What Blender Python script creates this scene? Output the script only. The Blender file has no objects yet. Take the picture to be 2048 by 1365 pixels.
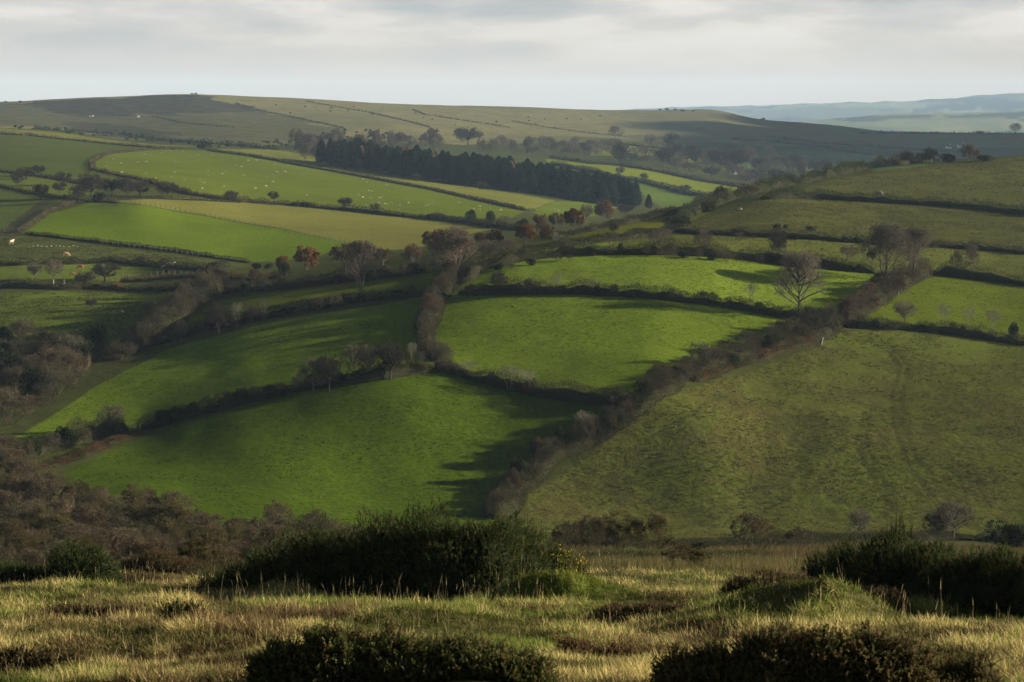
import bpy, math, random
import numpy as np
rng = np.random.default_rng(11)
random.seed(5)
COL = bpy.context.scene.collection
sc = bpy.context.scene
FPX, CX, CY, V0 = 3982.0, 1024.0, 682.5, 215.0      # lens in pixels of the 2048 wide frame, image centre, eye level
PITCH = math.atan((CY - V0) / FPX)
CP, SP = math.cos(PITCH), math.sin(PITCH)
SUN_EL, SUN_AZ = math.radians(14.0), math.radians(13.0)   # azimuth measured from +x (right) towards +y (away)


def ray(u, v):
    a = (u - CX) / FPX
    b = -(v - CY) / FPX
    dy = CP + b * SP
    return a / dy, (-SP + b * CP) / dy


# ---------------------------------------------------------------- small maths
def pchip(x, Y, xi):
    x = np.asarray(x, float); Y = np.asarray(Y, float); xi = np.clip(np.asarray(xi, float), x[0], x[-1])
    one = Y.ndim == 1
    if one: Y = Y[:, None]
    h = np.diff(x)[:, None]; d = np.diff(Y, axis=0) / h
    m = np.zeros_like(Y)
    if len(x) > 2:
        w1 = 2 * h[1:] + h[:-1]; w2 = h[1:] + 2 * h[:-1]
        ok = d[:-1] * d[1:] > 0
        with np.errstate(divide='ignore', invalid='ignore'):
            hm = (w1 + w2) / (w1 / d[:-1] + w2 / d[1:])
        m[1:-1] = np.where(ok, hm, 0)
    m[0] = d[0]; m[-1] = d[-1]
    k = np.clip(np.searchsorted(x, xi, side='right') - 1, 0, len(x) - 2)
    t = ((xi - x[k]) / (x[k + 1] - x[k]))[:, None]; H = h[k]
    r = ((2 * t**3 - 3 * t**2 + 1) * Y[k] + (t**3 - 2 * t**2 + t) * H * m[k]
         + (-2 * t**3 + 3 * t**2) * Y[k + 1] + (t**3 - t**2) * H * m[k + 1])
    return r[:, 0] if one else r


_LAT = np.random.default_rng(3).random((256, 256)) * 2 - 1


def vnoise(x, y, seed=0):
    x = np.asarray(x, float) + seed * 17.31; y = np.asarray(y, float) + seed * 7.77
    i = np.floor(x).astype(int); j = np.floor(y).astype(int)
    fx = x - i; fy = y - j
    fx = fx * fx * (3 - 2 * fx); fy = fy * fy * (3 - 2 * fy)
    a = _LAT[i & 255, j & 255]; b = _LAT[(i + 1) & 255, j & 255]
    c = _LAT[i & 255, (j + 1) & 255]; d = _LAT[(i + 1) & 255, (j + 1) & 255]
    return (a * (1 - fx) + b * fx) * (1 - fy) + (c * (1 - fx) + d * fx) * fy


def fbm(x, y, seed=0, octs=3):
    r = 0; a = 1.0; n = 0
    for o in range(octs):
        r = r + a * vnoise(x * 2**o, y * 2**o, seed + o * 3); n += a; a *= .5
    return r / n


def sstep(a, b, x):
    t = np.clip((x - a) / (b - a), 0, 1)
    return t * t * (3 - 2 * t)


# ---------------------------------------------------------------- the lie of the land
# per picture column: distance in metres, picture row of the ground there
FARP = {-300: [(6500, 262), (9000, 258), (12500, 250), (16000, 245)]}
PROF = {
 -300: [(52,1172),(90,1182),(140,1145),(200,1070),(250,980),(300,880),(350,790),(410,690),(480,600),(540,530),(620,460),(740,390),(900,330),(1400,262),(1700,252),(2200,225),(2600,207),(3200,220),(5000,262)],
 0: [(52,1172),(90,1182),(140,1148),(200,1074),(250,985),(290,880),(330,800),(390,700),(450,600),(480,568),(540,512),(600,470),(720,400),(850,340),(1100,292),(1400,262),(1600,250),(2000,225),(2450,205),(3100,218),(5000,260)],
 256: [(52,1165),(90,1170),(140,1135),(200,1088),(245,990),(300,862),(345,750),(390,690),(440,610),(490,567),(540,520),(600,480),(700,408),(740,395),(850,350),(1050,312),(1250,292),(1500,275),(1800,250),(2200,213),(2500,193),(3100,205),(5000,260)],
 380: [(52,1163),(90,1165),(140,1130),(200,1092),(243,1010),(300,836),(345,735),(390,655),(430,605),(475,568),(520,532),(620,478),(710,420),(760,395),(870,355),(1100,316),(1300,293),(1500,280),(1800,250),(2200,214),(2550,188),(3100,204),(5000,260)],
 512: [(52,1163),(90,1160),(190,1095),(240,1027),(300,810),(340,720),(380,640),(420,590),(450,570),(500,545),(550,527),(640,475),(720,432),(790,402),(900,365),(1150,318),(1300,302),(1500,285),(1800,255),(2200,225),(2600,194),(3200,206),(5000,260)],
 768: [(52,1176),(120,1120),(200,1085),(225,1066),(254,1032),(302,768),(340,690),(390,590),(420,555),(450,530),(500,518),(580,505),(680,462),(780,428),(900,390),(1050,362),(1200,340),(1400,322),(1600,300),(1800,275),(2200,240),(2800,207),(3400,218),(5000,262)],
 1024: [(50,1178),(120,1112),(200,1083),(225,1078),(256,1040),(302,795),(340,680),(375,590),(410,515),(440,497),(480,488),(540,485),(620,478),(720,452),(800,434),(900,416),(1000,400),(1080,385),(1250,360),(1450,332),(1650,310),(1900,285),(2300,250),(3000,215),(3600,228),(5000,265)],
 1280: [(52,1163),(120,1113),(210,1082),(228,1076),(258,1048),(302,790),(340,680),(375,590),(415,508),(470,475),(530,447),(570,434),(610,430),(700,450),(850,450),(1000,432),(1150,412),(1300,385),(1450,358),(1700,322),(2000,292),(2300,268),(2700,240),(3100,221),(3500,232),(5000,268)],
 1408: [(52,1170),(120,1113),(210,1084),(230,1074),(256,1055),(296,828),(331,722),(372,615),(417,512),(455,485),(500,462),(560,427),(620,406),(655,404),(750,430),(900,440),(1100,425),(1250,405),(1400,380),(1520,362),(1750,330),(2050,302),(2400,268),(2750,240),(3000,226),(3150,219),(3500,232),(5000,275)],
 1536: [(50,1178),(120,1113),(210,1085),(230,1078),(256,1060),(294,860),(330,745),(370,640),(420,530),(450,502),(480,474),(550,425),(620,387),(660,377),(750,410),(900,430),(1150,415),(1400,387),(1600,360),(1800,338),(2100,312),(2400,285),(2800,252),(3000,241),(3400,250),(5000,285)],
 1664: [(49,1189),(120,1115),(210,1087),(230,1080),(255,1062),(293,870),(335,742),(375,645),(415,552),(450,513),(485,478),(555,430),(620,393),(690,351),(716,351),(800,392),(900,425),(1150,405),(1400,373),(1600,354),(1800,337),(2100,310),(2400,288),(2800,258),(3000,252),(3300,260),(5000,290)],
 1600: [(50,1184),(120,1114),(210,1086),(230,1079),(255,1061),(294,865),(332,743),(372,642),(418,540),(450,507),(482,476),(552,427),(620,390),(672,363),(690,364),(780,402),(900,428),(1150,410),(1400,380),(1600,357),(1800,337),(2100,311),(2400,286),(2800,254),(3000,246),(3350,255),(5000,288)],
 1792: [(47,1200),(120,1117),(210,1090),(230,1080),(254,1065),(292,880),(340,740),(380,650),(410,575),(450,525),(490,484),(560,435),(620,398),(700,342),(740,330),(850,370),(1100,385),(1400,360),(1700,345),(2000,322),(2400,290),(2800,264),(3300,278),(5000,300)],
 2048: [(45,1220),(120,1125),(210,1095),(230,1088),(254,1075),(292,880),(340,750),(378,680),(420,580),(460,535),(490,502),(560,440),(600,420),(700,345),(770,309),(900,345),(1200,365),(1500,345),(1800,330),(2200,300),(2700,265),(3300,280),(5000,300)],
 2350: [(44,1230),(120,1135),(210,1100),(240,1080),(290,880),(340,750),(378,680),(420,580),(460,535),(490,502),(560,430),(600,410),(700,330),(780,295),(900,335),(1200,360),(1500,345),(1800,330),(2200,300),(2700,262),(3300,280),(5000,300)],
}
FAR = {1600: [(6500,266),(8000,243),(10000,248),(12500,208),(16000,228)], 1664: [(6500,265),(8000,238),(10000,247),(12500,206),(16000,227)], 1280: [(6500,268),(8000,255),(10000,250),(12500,219),(16000,235)], 1408: [(6500,268),(8000,255),(10000,250),(12500,214),(16000,235)],
       1536: [(6500,268),(8000,252),(10000,250),(12500,211),(16000,230)], 1792: [(6500,263),(8000,228),(10000,246),(12500,203),(16000,225)],
       2048: [(6500,262),(8000,223),(10000,240),(12500,186),(16000,215)], 2350: [(6500,260),(8000,216),(10000,238),(12500,178),(16000,210)]}
FAR0 = [(6500,262),(9000,258),(12500,248),(16000,243)]
LD0, LD1, NL = math.log(2.5), math.log(16000), 1500
LDS = np.linspace(LD0, LD1, NL)
_us = sorted(PROF)
_cs, _ct = [], []
for u in _us:
    pr = PROF[u] + FAR.get(u, FAR0)
    d1 = pr[0][0]
    ks = [(D, (-1.6 - .21 * D) / D) for D in (2.5, 4, 7, 12, 20, 28, 36) if D < d1 - 4]
    ks += [(D, ray(u, v)[1]) for D, v in pr]
    _ct.append(pchip([math.log(k[0]) for k in ks], [k[1] for k in ks], LDS))
    _cs.append(ray(u, 600)[0])
SG0, SG1, NS = -.40, .40, 321
TAB = pchip(_cs, np.array(_ct), np.linspace(SG0, SG1, NS))
for _ in range(3):                                    # soften creases along the distance axis
    TAB[:, 1:-1] = .25 * TAB[:, :-2] + .5 * TAB[:, 1:-1] + .25 * TAB[:, 2:]
    TAB[1:-1] = .25 * TAB[:-2] + .5 * TAB[1:-1] + .25 * TAB[2:]
MOUNDS = []


def base_h(x, y):
    x = np.asarray(x, float); y = np.maximum(np.asarray(y, float), 2.6)
    fs = np.clip((x / y - SG0) / (SG1 - SG0) * (NS - 1), 0, NS - 1.001)
    fl = np.clip((np.log(y) - LD0) / (LD1 - LD0) * (NL - 1), 0, NL - 1.001)
    i = fs.astype(int); j = fl.astype(int); a = fs - i; b = fl - j
    t = (TAB[i, j] * (1 - b) + TAB[i, j + 1] * b) * (1 - a) + (TAB[i + 1, j] * (1 - b) + TAB[i + 1, j + 1] * b) * a
    return t * y


def height(x, y):
    x = np.asarray(x, float); y = np.asarray(y, float)
    z = base_h(x, y)
    near = 1 - sstep(70, 110, y)
    z = z + near * (.27 * fbm(x / 3.2, y / 3.2, 1, 3) + .10 * fbm(x / .75, y / .75, 5, 2))
    mid = sstep(200, 260, y) * (1 - sstep(3500, 5000, y))
    z = z + mid * (.38 * fbm(x / 38, y / 38, 9, 2) + .10 * fbm(x / 4.5, y / 4.5, 4, 2))
    far = sstep(1300, 1900, y)
    z = z + far * y * (.0009 * fbm(x / 160, y / 220, 21, 3))
    for mx, my, sx, sy, h in MOUNDS:
        z = z + h * np.exp(-((x - mx) / sx)**2 - ((y - my) / sy)**2) * (1 + .35 * fbm(x / .6 + mx, y / .6, 15, 3))
    return z


_DM = np.exp(np.linspace(math.log(8), math.log(15000), 1500))


def hit(u, v, dmin=0., dmax=2e4):
    """the point of the ground seen at picture position u, v"""
    s, t = ray(u, v)
    D = _DM[(_DM > dmin) & (_DM < dmax)]
    g = height(s * D, D) - t * D
    k = np.nonzero(g >= 0)[0]
    if len(k) == 0:
        k = np.array([int(np.argmax(g / D))])
    k = int(k[0])
    d = D[k]
    if k > 0 and g[k] >= 0 and g[k - 1] < 0:
        d = D[k - 1] + (D[k] - D[k - 1]) * (-g[k - 1]) / (g[k] - g[k - 1])
    return np.array([s * d, d, float(height(s * d, d))])


def at(u, D):
    s = ray(u, 1200 if D < 100 else 400)[0]
    return np.array([s * D, D, float(height(s * D, D))])


for u, D, sx, sy, h in [(1085,36,1.15,.9,.44),(880,35,2.2,1.8,-.26),(1010,36,.7,.7,.22),(1170,36,.9,.8,.25),(310,52,1.2,1.,.30),(1570,30,1.25,1.0,.62),(1440,28,1.1,.9,.34),(1700,30,1.0,.9,.25),(330,30,1.1,.8,.2),(120,36,1.5,1.,.25),(860,28,1.4,.9,.16),(650,40,2.,1.,.18),(230,30,1.5,.9,.12),(700,33,2.,1.2,.15)]:
    p = at(u, D); MOUNDS.append((p[0], p[1], sx, sy, h))


# ---------------------------------------------------------------- materials
def mat(name):
    m = bpy.data.materials.new(name); m.use_nodes = True
    nt = m.node_tree; nt.nodes.clear()
    return m, nt


def nd(nt, typ, ins=None, **kw):
    n = nt.nodes.new(typ)
    for k, v in kw.items(): setattr(n, k, v)
    for k, v in (ins or {}).items():
        if isinstance(v, bpy.types.NodeSocket): nt.links.new(v, n.inputs[k])
        else: n.inputs[k].default_value = v
    return n


def mixc(nt, a, b, f, mode='MIX'):
    n = nt.nodes.new('ShaderNodeMix'); n.data_type = 'RGBA'; n.blend_type = mode
    for k, v in ((0, f), (6, a), (7, b)):
        if isinstance(v, bpy.types.NodeSocket): nt.links.new(v, n.inputs[k])
        else: n.inputs[k].default_value = v if k == 0 else (*v, 1)
    return n.outputs[2]


def ramp(nt, f, lo, hi):
    return nd(nt, 'ShaderNodeMapRange', {0: f, 1: lo, 2: hi, 3: 0., 4: 1.}).outputs[0]


def noise(nt, vec, scale, detail=3, rough=.55):
    return nd(nt, 'ShaderNodeTexNoise', {'Vector': vec, 'Scale': scale, 'Detail': detail, 'Roughness': rough}).outputs['Fac']


def finish(nt, colour, rough=.85, normal=None, transl=0., tcol=None, spec=.15):
    b = nd(nt, 'ShaderNodeBsdfPrincipled', {'Base Color': colour if isinstance(colour, bpy.types.NodeSocket) else (*colour, 1), 'Roughness': rough})
    b.inputs['Specular IOR Level'].default_value = spec
    if normal: nt.links.new(normal, b.inputs['Normal'])
    o = b.outputs[0]
    if transl:
        t = nd(nt, 'ShaderNodeBsdfTranslucent', {'Color': colour if isinstance(colour, bpy.types.NodeSocket) else (*colour, 1)})
        o = nd(nt, 'ShaderNodeMixShader', {0: transl, 1: o, 2: t.outputs[0]}).outputs[0]
    out = nd(nt, 'ShaderNodeOutputMaterial')
    nt.links.new(o, out.inputs[0])


def ground_material():
    m, nt = mat('turf')
    pos = nd(nt, 'ShaderNodeNewGeometry').outputs['Position']
    c1 = nd(nt, 'ShaderNodeAttribute', attribute_name='c1').outputs['Color']
    c2 = nd(nt, 'ShaderNodeAttribute', attribute_name='c2').outputs['Color']
    pr = nd(nt, 'ShaderNodeSeparateColor', {0: nd(nt, 'ShaderNodeAttribute', attribute_name='pr').outputs['Color']})
    n1 = noise(nt, pos, .07, 5, .6); n2 = noise(nt, pos, .55, 4, .6); n3 = noise(nt, pos, 1.5, 5, .72)
    s = nd(nt, 'ShaderNodeMath', {0: n1, 1: n2}, operation='ADD').outputs[0]
    f = ramp(nt, s, .82, 1.18)
    c = mixc(nt, c1, c2, f)
    # finer tussocks, each with its own tone
    k = ramp(nt, n3, .35, .66)
    kk = nd(nt, 'ShaderNodeMapRange', {0: k, 1: 0., 2: 1., 3: .66, 4: 1.26}).outputs[0]
    c = mixc(nt, c, nd(nt, 'ShaderNodeCombineColor', {0: kk, 1: kk, 2: kk}).outputs[0], 1.0, 'MULTIPLY')
    hgt = nd(nt, 'ShaderNodeMath', {0: n2, 1: nd(nt, 'ShaderNodeMath', {0: n3, 1: .45}, operation='MULTIPLY').outputs[0]}, operation='ADD').outputs[0]
    bump = nd(nt, 'ShaderNodeBump', {'Strength': pr.outputs[0], 'Distance': 1.0, 'Height': hgt}).outputs[0]
    finish(nt, c, 1., bump, spec=0.)
    return m


def leaf_material(name, transl=.25, rough=.8):
    """colour carried per leaf, each object a touch different"""
    m, nt = mat(name)
    c = nd(nt, 'ShaderNodeAttribute', attribute_name='col').outputs['Color']
    r = nd(nt, 'ShaderNodeObjectInfo').outputs['Random']
    k = nd(nt, 'ShaderNodeMapRange', {0: r, 1: 0., 2: 1., 3: .75, 4: 1.2}).outputs[0]
    c = mixc(nt, c, nd(nt, 'ShaderNodeCombineColor', {0: k, 1: k, 2: k}).outputs[0], 1.0, 'MULTIPLY')
    finish(nt, c, rough, None, transl, spec=.02)
    return m


def plain(name, c, scale=3., c2=None, rough=.85):
    m, nt = mat(name)
    pos = nd(nt, 'ShaderNodeTexCoord').outputs['Object']
    f = ramp(nt, noise(nt, pos, scale, 4), .35, .65)
    finish(nt, mixc(nt, c, c2 or tuple(x * .6 for x in c), f), rough, spec=.02)
    return m


M_TURF = ground_material()
M_LEAF = leaf_material('foliage', .3)
M_TWIG = leaf_material('twigs', .0, .9)
M_GRASS = leaf_material('grass_blades', .42, .7)
M_BARK = plain('bark', (.11, .09, .07), 9, (.05, .042, .034))
M_BANK = plain('hedge_bank', (.016, .019, .007), 1.6, (.026, .021, .011))
M_WOOD = plain('weathered_wood', (.10, .085, .068), 14)
M_STONE = plain('granite', (.20, .185, .165), 6)
M_WHITE = plain('limewash', (.5, .49, .46), 4, (.42, .41, .39))
M_SLATE = plain('slate', (.09, .09, .10), 5)
M_PANE = plain('window_pane', (.03, .035, .04), 2, (.02, .02, .025), .2)
M_WOOL = plain('wool', (.36, .34, .26), 6, (.3, .28, .21))


# ---------------------------------------------------------------- objects
def meshobj(name, V, Fc, material, parent=None, col=None, smooth=False):
    me = bpy.data.meshes.new(name)
    V = np.ascontiguousarray(V, np.float32); Fc = np.ascontiguousarray(Fc, np.int32)
    n = Fc.shape[1]
    me.vertices.add(len(V)); me.vertices.foreach_set('co', V.ravel())
    me.loops.add(Fc.size); me.loops.foreach_set('vertex_index', Fc.ravel())
    me.polygons.add(len(Fc)); me.polygons.foreach_set('loop_start', np.arange(0, Fc.size, n, dtype=np.int32))
    if smooth: me.polygons.foreach_set('use_smooth', np.ones(len(Fc), bool))
    me.update(calc_edges=True)
    if col is not None: setcol(me, 'col', col)
    me.materials.append(material)
    return link(name, me, parent)


def setcol(me, name, c):
    a = me.attributes.new(name, 'FLOAT_COLOR', 'POINT')
    c = np.asarray(c, np.float32)
    if c.shape[1] == 3: c = np.concatenate([c, np.ones((len(c), 1), np.float32)], 1)
    a.data.foreach_set('color', np.ascontiguousarray(c).ravel())


def link(name, data, parent=None):
    o = bpy.data.objects.new(name, data); COL.objects.link(o)
    if parent is not None: o.parent = parent
    return o


def tag(o, label=None, cat=None, group=None, kind=None):
    for k, v in (('label', label), ('category', cat), ('group', group), ('kind', kind)):
        if v: o[k] = v
    return o


def thing(name, label, cat, loc=(0, 0, 0), rz=0., group=None, scale=(1, 1, 1)):
    o = link(name, None)
    o.location = loc; o.rotation_euler = (0, 0, rz); o.scale = scale
    return tag(o, label, cat, group)


def unit(a):
    return a / np.maximum(np.linalg.norm(a, axis=-1, keepdims=True), 1e-9)


def rdir(n, g=None):
    return unit((g or rng).normal(size=(n, 3)))


class Geo:
    """collects triangles; quads are split"""
    def __init__(s): s.V = []; s.F = []; s.C = []; s.n = 0

    def add(s, V, Fc, C):
        V = np.asarray(V, float).reshape(-1, 3)
        C = np.asarray(C, float)
        if C.ndim == 1: C = np.repeat(C[None], len(V), 0)
        s.V.append(V); s.F.append(np.asarray(Fc, int) + s.n); s.C.append(C); s.n += len(V)

    def blades(s, p, d, L, w, C):
        """one thin tapered triangle from each p along d"""
        n = len(p); side = unit(np.cross(d, rdir(n)))
        L = np.broadcast_to(np.asarray(L, float), (n,))[:, None]; w = np.broadcast_to(np.asarray(w, float), (n,))[:, None]
        V = np.stack([p - side * w * .5, p + side * w * .5, p + d * L], 1)
        C = np.asarray(C, float)
        if C.ndim == 2: C = np.repeat(C, 3, 0)
        s.add(V, np.arange(3 * n).reshape(n, 3), C)

    def tris(s, p, size, C, stretch=1.6, up=None):
        n = len(p); d = rdir(n)
        if up is not None: d = unit(d + up)
        e = unit(np.cross(d, rdir(n)))
        size = np.broadcast_to(np.asarray(size, float), (n,))[:, None]
        V = np.stack([p - e * size * .5, p + e * size * .5, p + d * size * stretch], 1)
        C = np.asarray(C, float)
        if C.ndim == 2: C = np.repeat(C, 3, 0)
        s.add(V, np.arange(3 * n).reshape(n, 3), C)

    def prisms(s, p0, p1, r0, r1, C, k=3):
        n = len(p0); d = unit(p1 - p0)
        a = unit(np.cross(d, np.array([.31, .87, .38]) + 0 * d)); b = np.cross(d, a)
        r0 = np.broadcast_to(np.asarray(r0, float), (n,)); r1 = np.broadcast_to(np.asarray(r1, float), (n,))
        R = []
        for P, r in ((p0, r0), (p1, r1)):
            for q in range(k):
                th = 2 * math.pi * q / k
                R.append(P + (a * math.cos(th) + b * math.sin(th)) * r[:, None])
        V = np.stack(R, 1)
        base = (np.arange(n) * 2 * k)[:, None]
        Fs = []
        for q in range(k):
            q2 = (q + 1) % k
            Fs.append(base + np.array([q, q2, k + q2])); Fs.append(base + np.array([q, k + q2, k + q]))
        C = np.asarray(C, float)
        if C.ndim == 2: C = np.repeat(C, 2 * k, 0)
        s.add(V, np.concatenate(Fs), C)

    def arrays(s): return np.concatenate(s.V), np.concatenate(s.F), np.concatenate(s.C)

    def build(s, name, material, parent=None, smooth=False):
        V, Fc, C = s.arrays()
        return meshobj(name, V, Fc, material, parent, C, smooth)


def box(g, c, d, C=(1, 1, 1), rz=0.):
    c = np.array(c, float); h = np.array(d, float) / 2
    P = np.array([[x, y, z] for x in (-1, 1) for y in (-1, 1) for z in (-1, 1)], float) * h
    cz, sz = math.cos(rz), math.sin(rz)
    P = np.stack([P[:, 0] * cz - P[:, 1] * sz, P[:, 0] * sz + P[:, 1] * cz, P[:, 2]], 1) + c
    Q = [(0, 1, 3, 2), (4, 6, 7, 5), (0, 4, 5, 1), (2, 3, 7, 6), (0, 2, 6, 4), (1, 5, 7, 3)]
    g.add(P, [t for q in Q for t in ((q[0], q[1], q[2]), (q[0], q[2], q[3]))], C)
# ---------------------------------------------------------------- fields, painted with the colour of what grows there
LUSH = ((.040, .062, .004), (.032, .051, .0042))
BRIGHT = ((.088, .122, .012), (.074, .104, .011))
OLIVE = ((.112, .108, .022), (.094, .096, .019))
ROUGH = ((.062, .064, .015), (.046, .048, .013))
BROWNR = ((.064, .074, .013), (.058, .054, .016))
PASTURE = ((.076, .096, .014), (.056, .074, .012))
MOOR = ((.146, .122, .048), (.066, .066,.026))
HEATH = ((.052, .046, .024), (.010, .011, .007))
BANKC = ((.042, .050, .013), (.036, .038, .012))
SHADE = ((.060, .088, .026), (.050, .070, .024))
FIELDS = [   # polygon in the picture, what grows, tussock strength
 ([(95,962),(280,868),(600,788),(880,742),(1170,800),(1270,822),(1180,880),(1040,985),(990,1050),(700,1050),(440,1045)], LUSH, .22),
 ([(30,875),(180,780),(330,700),(600,638),(860,590),(870,640),(860,735),(600,780),(300,855)], ((.076,.110,.008),(.062,.090,.008)), .24),
 ([(870,590),(1240,585),(1450,606),(1660,642),(1500,712),(1270,806),(1090,786),(960,762),(870,700)], ((.072,.102,.008),(.060,.086,.008)), .24),
 ([(930,568),(1040,513),(1240,503),(1530,516),(1760,545),(1690,640),(1590,632),(1240,582),(915,578)], BRIGHT, .14),
 ([(1030,1045),(1060,985),(1200,895),(1330,795),(1640,690),(1690,655),(2100,685),(2100,1070),(1500,1080),(1100,1090)], BROWNR, .40),
 ([(1700,650),(1740,600),(1870,548),(2100,572),(2100,684)], ((0.0655,0.0826,0.0076),(0.0541,0.0709,0.0068)), .16),
 ([(1190,500),(1270,476),(1420,468),(1740,483),(2100,505),(2100,570),(1870,550),(1750,540),(1560,522)], ((.072,.077,.015),(.056,.064,.013)), .26),
 ([(1330,464),(1400,440),(1520,402),(1640,394),(1870,407),(2100,432),(2100,502),(1740,480)], ROUGH, .36),
 ([(1560,390),(1640,366),(1800,338),(1940,322),(2100,312),(2100,425),(1870,404),(1640,392)], ((.066,.066,.016),(.050,.053,.014)), .4),
 ([(1110,474),(1200,454),(1300,436),(1400,418),(1440,412),(1360,452),(1270,466),(1180,482)], ((0.0786,0.0786,0.0085),(0.0671,0.0709,0.0085)), .2),
 ([(1040,500),(1120,486),(1210,478),(1270,476),(1190,502),(1060,512)], BRIGHT, .18),
 ([(-80,600),(150,582),(345,582),(330,640),(250,690),(60,695),(-80,690)], PASTURE, .3),
 ([(-80,520),(150,522),(320,535),(400,545),(330,560),(120,565),(-80,565)], PASTURE, .26),
 ([(-80,480),(40,472),(200,492),(350,508),(420,525),(300,522),(150,512),(-80,512)], ((.056,.066,.014),(.042,.050,.012)), .36),
 ([(46,466),(100,428),(180,406),(270,410),(420,434),(560,458),(700,486),(640,512),(545,524),(450,518),(200,484)], ((0.0671,0.0967,0.0051),(0.0589,0.0864,0.0051)), .07),
 ([(205,402),(333,395),(480,404),(700,422),(930,446),(1000,456),(860,492),(780,500),(690,484),(560,456),(420,432),(270,408)], OLIVE, .07),
 ([(190,325),(220,308),(300,298),(415,302),(600,333),(850,378),(1050,424),(1000,448),(860,434),(700,416),(482,398),(380,385),(300,362),(190,340)], ((0.0704,0.0890,0.0076),(0.0622,0.0800,0.0076)), .07),
 ([(425,299),(560,300),(680,325),(900,370),(1110,402),(1060,420),(850,374),(600,329)], ((.100,.102,.018),(.088,.092,.017)), .06),
 ([(1060,422),(1110,403),(1160,404),(1235,415),(1190,432),(1100,440)], ((0.0655,0.0877,0.0085),(0.0589,0.0786,0.0076)), .08),
 ([(-80,268),(0,269),(120,279),(250,293),(350,299),(220,306),(190,322),(186,340),(250,360),(330,380),(200,372),(120,356),(0,342),(-80,335)], ((.046,.058,.010),(.040,.052,.009)), .12),
 ([(-80,256),(0,258),(150,270),(300,288),(420,296),(250,291),(120,277),(-80,264)], ((0.0916,0.0941,0.0110),(0.0818,0.0851,0.0110)), .08),
 ([(-80,345),(0,345),(130,362),(190,378),(180,402),(100,394),(50,380),(-80,368)], ((.066,.082,.014),(.056,.072,.012)), .2),
 ([(-80,374),(60,388),(110,400),(60,425),(20,458),(-80,462)], ((.052,.066,.012),(.040,.054,.010)), .34),
 ([(440,602),(600,580),(750,560),(865,545),(880,570),(850,585),(600,622),(380,662),(300,690),(380,640)], ((0.0671,0.0761,0.0076),(0.0523,0.0657,0.0068)), .22),
 ([(1090,318),(1240,330),(1400,364),(1490,377),(1450,390),(1390,386),(1220,352),(1100,330)], ((0.0982,0.1135,0.0085),(0.0900,0.1058,0.0085)), .05),
 ([(1240,355),(1330,374),(1390,388),(1430,398),(1330,418),(1300,400)], ((0.0589,0.0877,0.0127),(0.0523,0.0786,0.0119)), .05),
 ([(1225,283),(1330,294),(1420,302),(1450,312),(1390,326),(1300,312),(1180,312),(1180,300)], ((0.0900,0.1006,0.0110),(0.0818,0.0915,0.0110)), .05),
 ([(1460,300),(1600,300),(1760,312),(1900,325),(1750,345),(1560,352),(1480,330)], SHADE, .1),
]
MOORLINE = [(-300,262),(0,258),(130,262),(350,288),(520,292),(700,284),(930,290),(1200,284),(1450,286),(1700,292),(2048,296),(2350,296)]


def inpoly(px, py, P):
    r = np.zeros(len(px), bool); j = len(P) - 1
    for i in range(len(P)):
        xi, yi = P[i]; xj, yj = P[j]
        if yi != yj:
            r ^= ((yi > py) != (yj > py)) & (px < (xj - xi) * (py - yi) / (yj - yi) + xi)
        j = i
    return r


def polydist(px, py, L):
    d = np.full(len(px), 1e9)
    for a, b in zip(L[:-1], L[1:]):
        ab = b - a; t = np.clip(((px - a[0]) * ab[0] + (py - a[1]) * ab[1]) / (ab @ ab), 0, 1)
        d = np.minimum(d, np.hypot(px - a[0] - t * ab[0], py - a[1] - t * ab[1]))
    return d


def line_world(pts, n=6):
    """a line drawn in the picture, laid on the ground"""
    out = []
    for a, b in zip(pts[:-1], pts[1:]):
        for k in range(n):
            out.append(hit(a[0] + (b[0] - a[0]) * k / n, a[1] + (b[1] - a[1]) * k / n))
    out.append(hit(*pts[-1]))
    return np.array(out)


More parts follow.
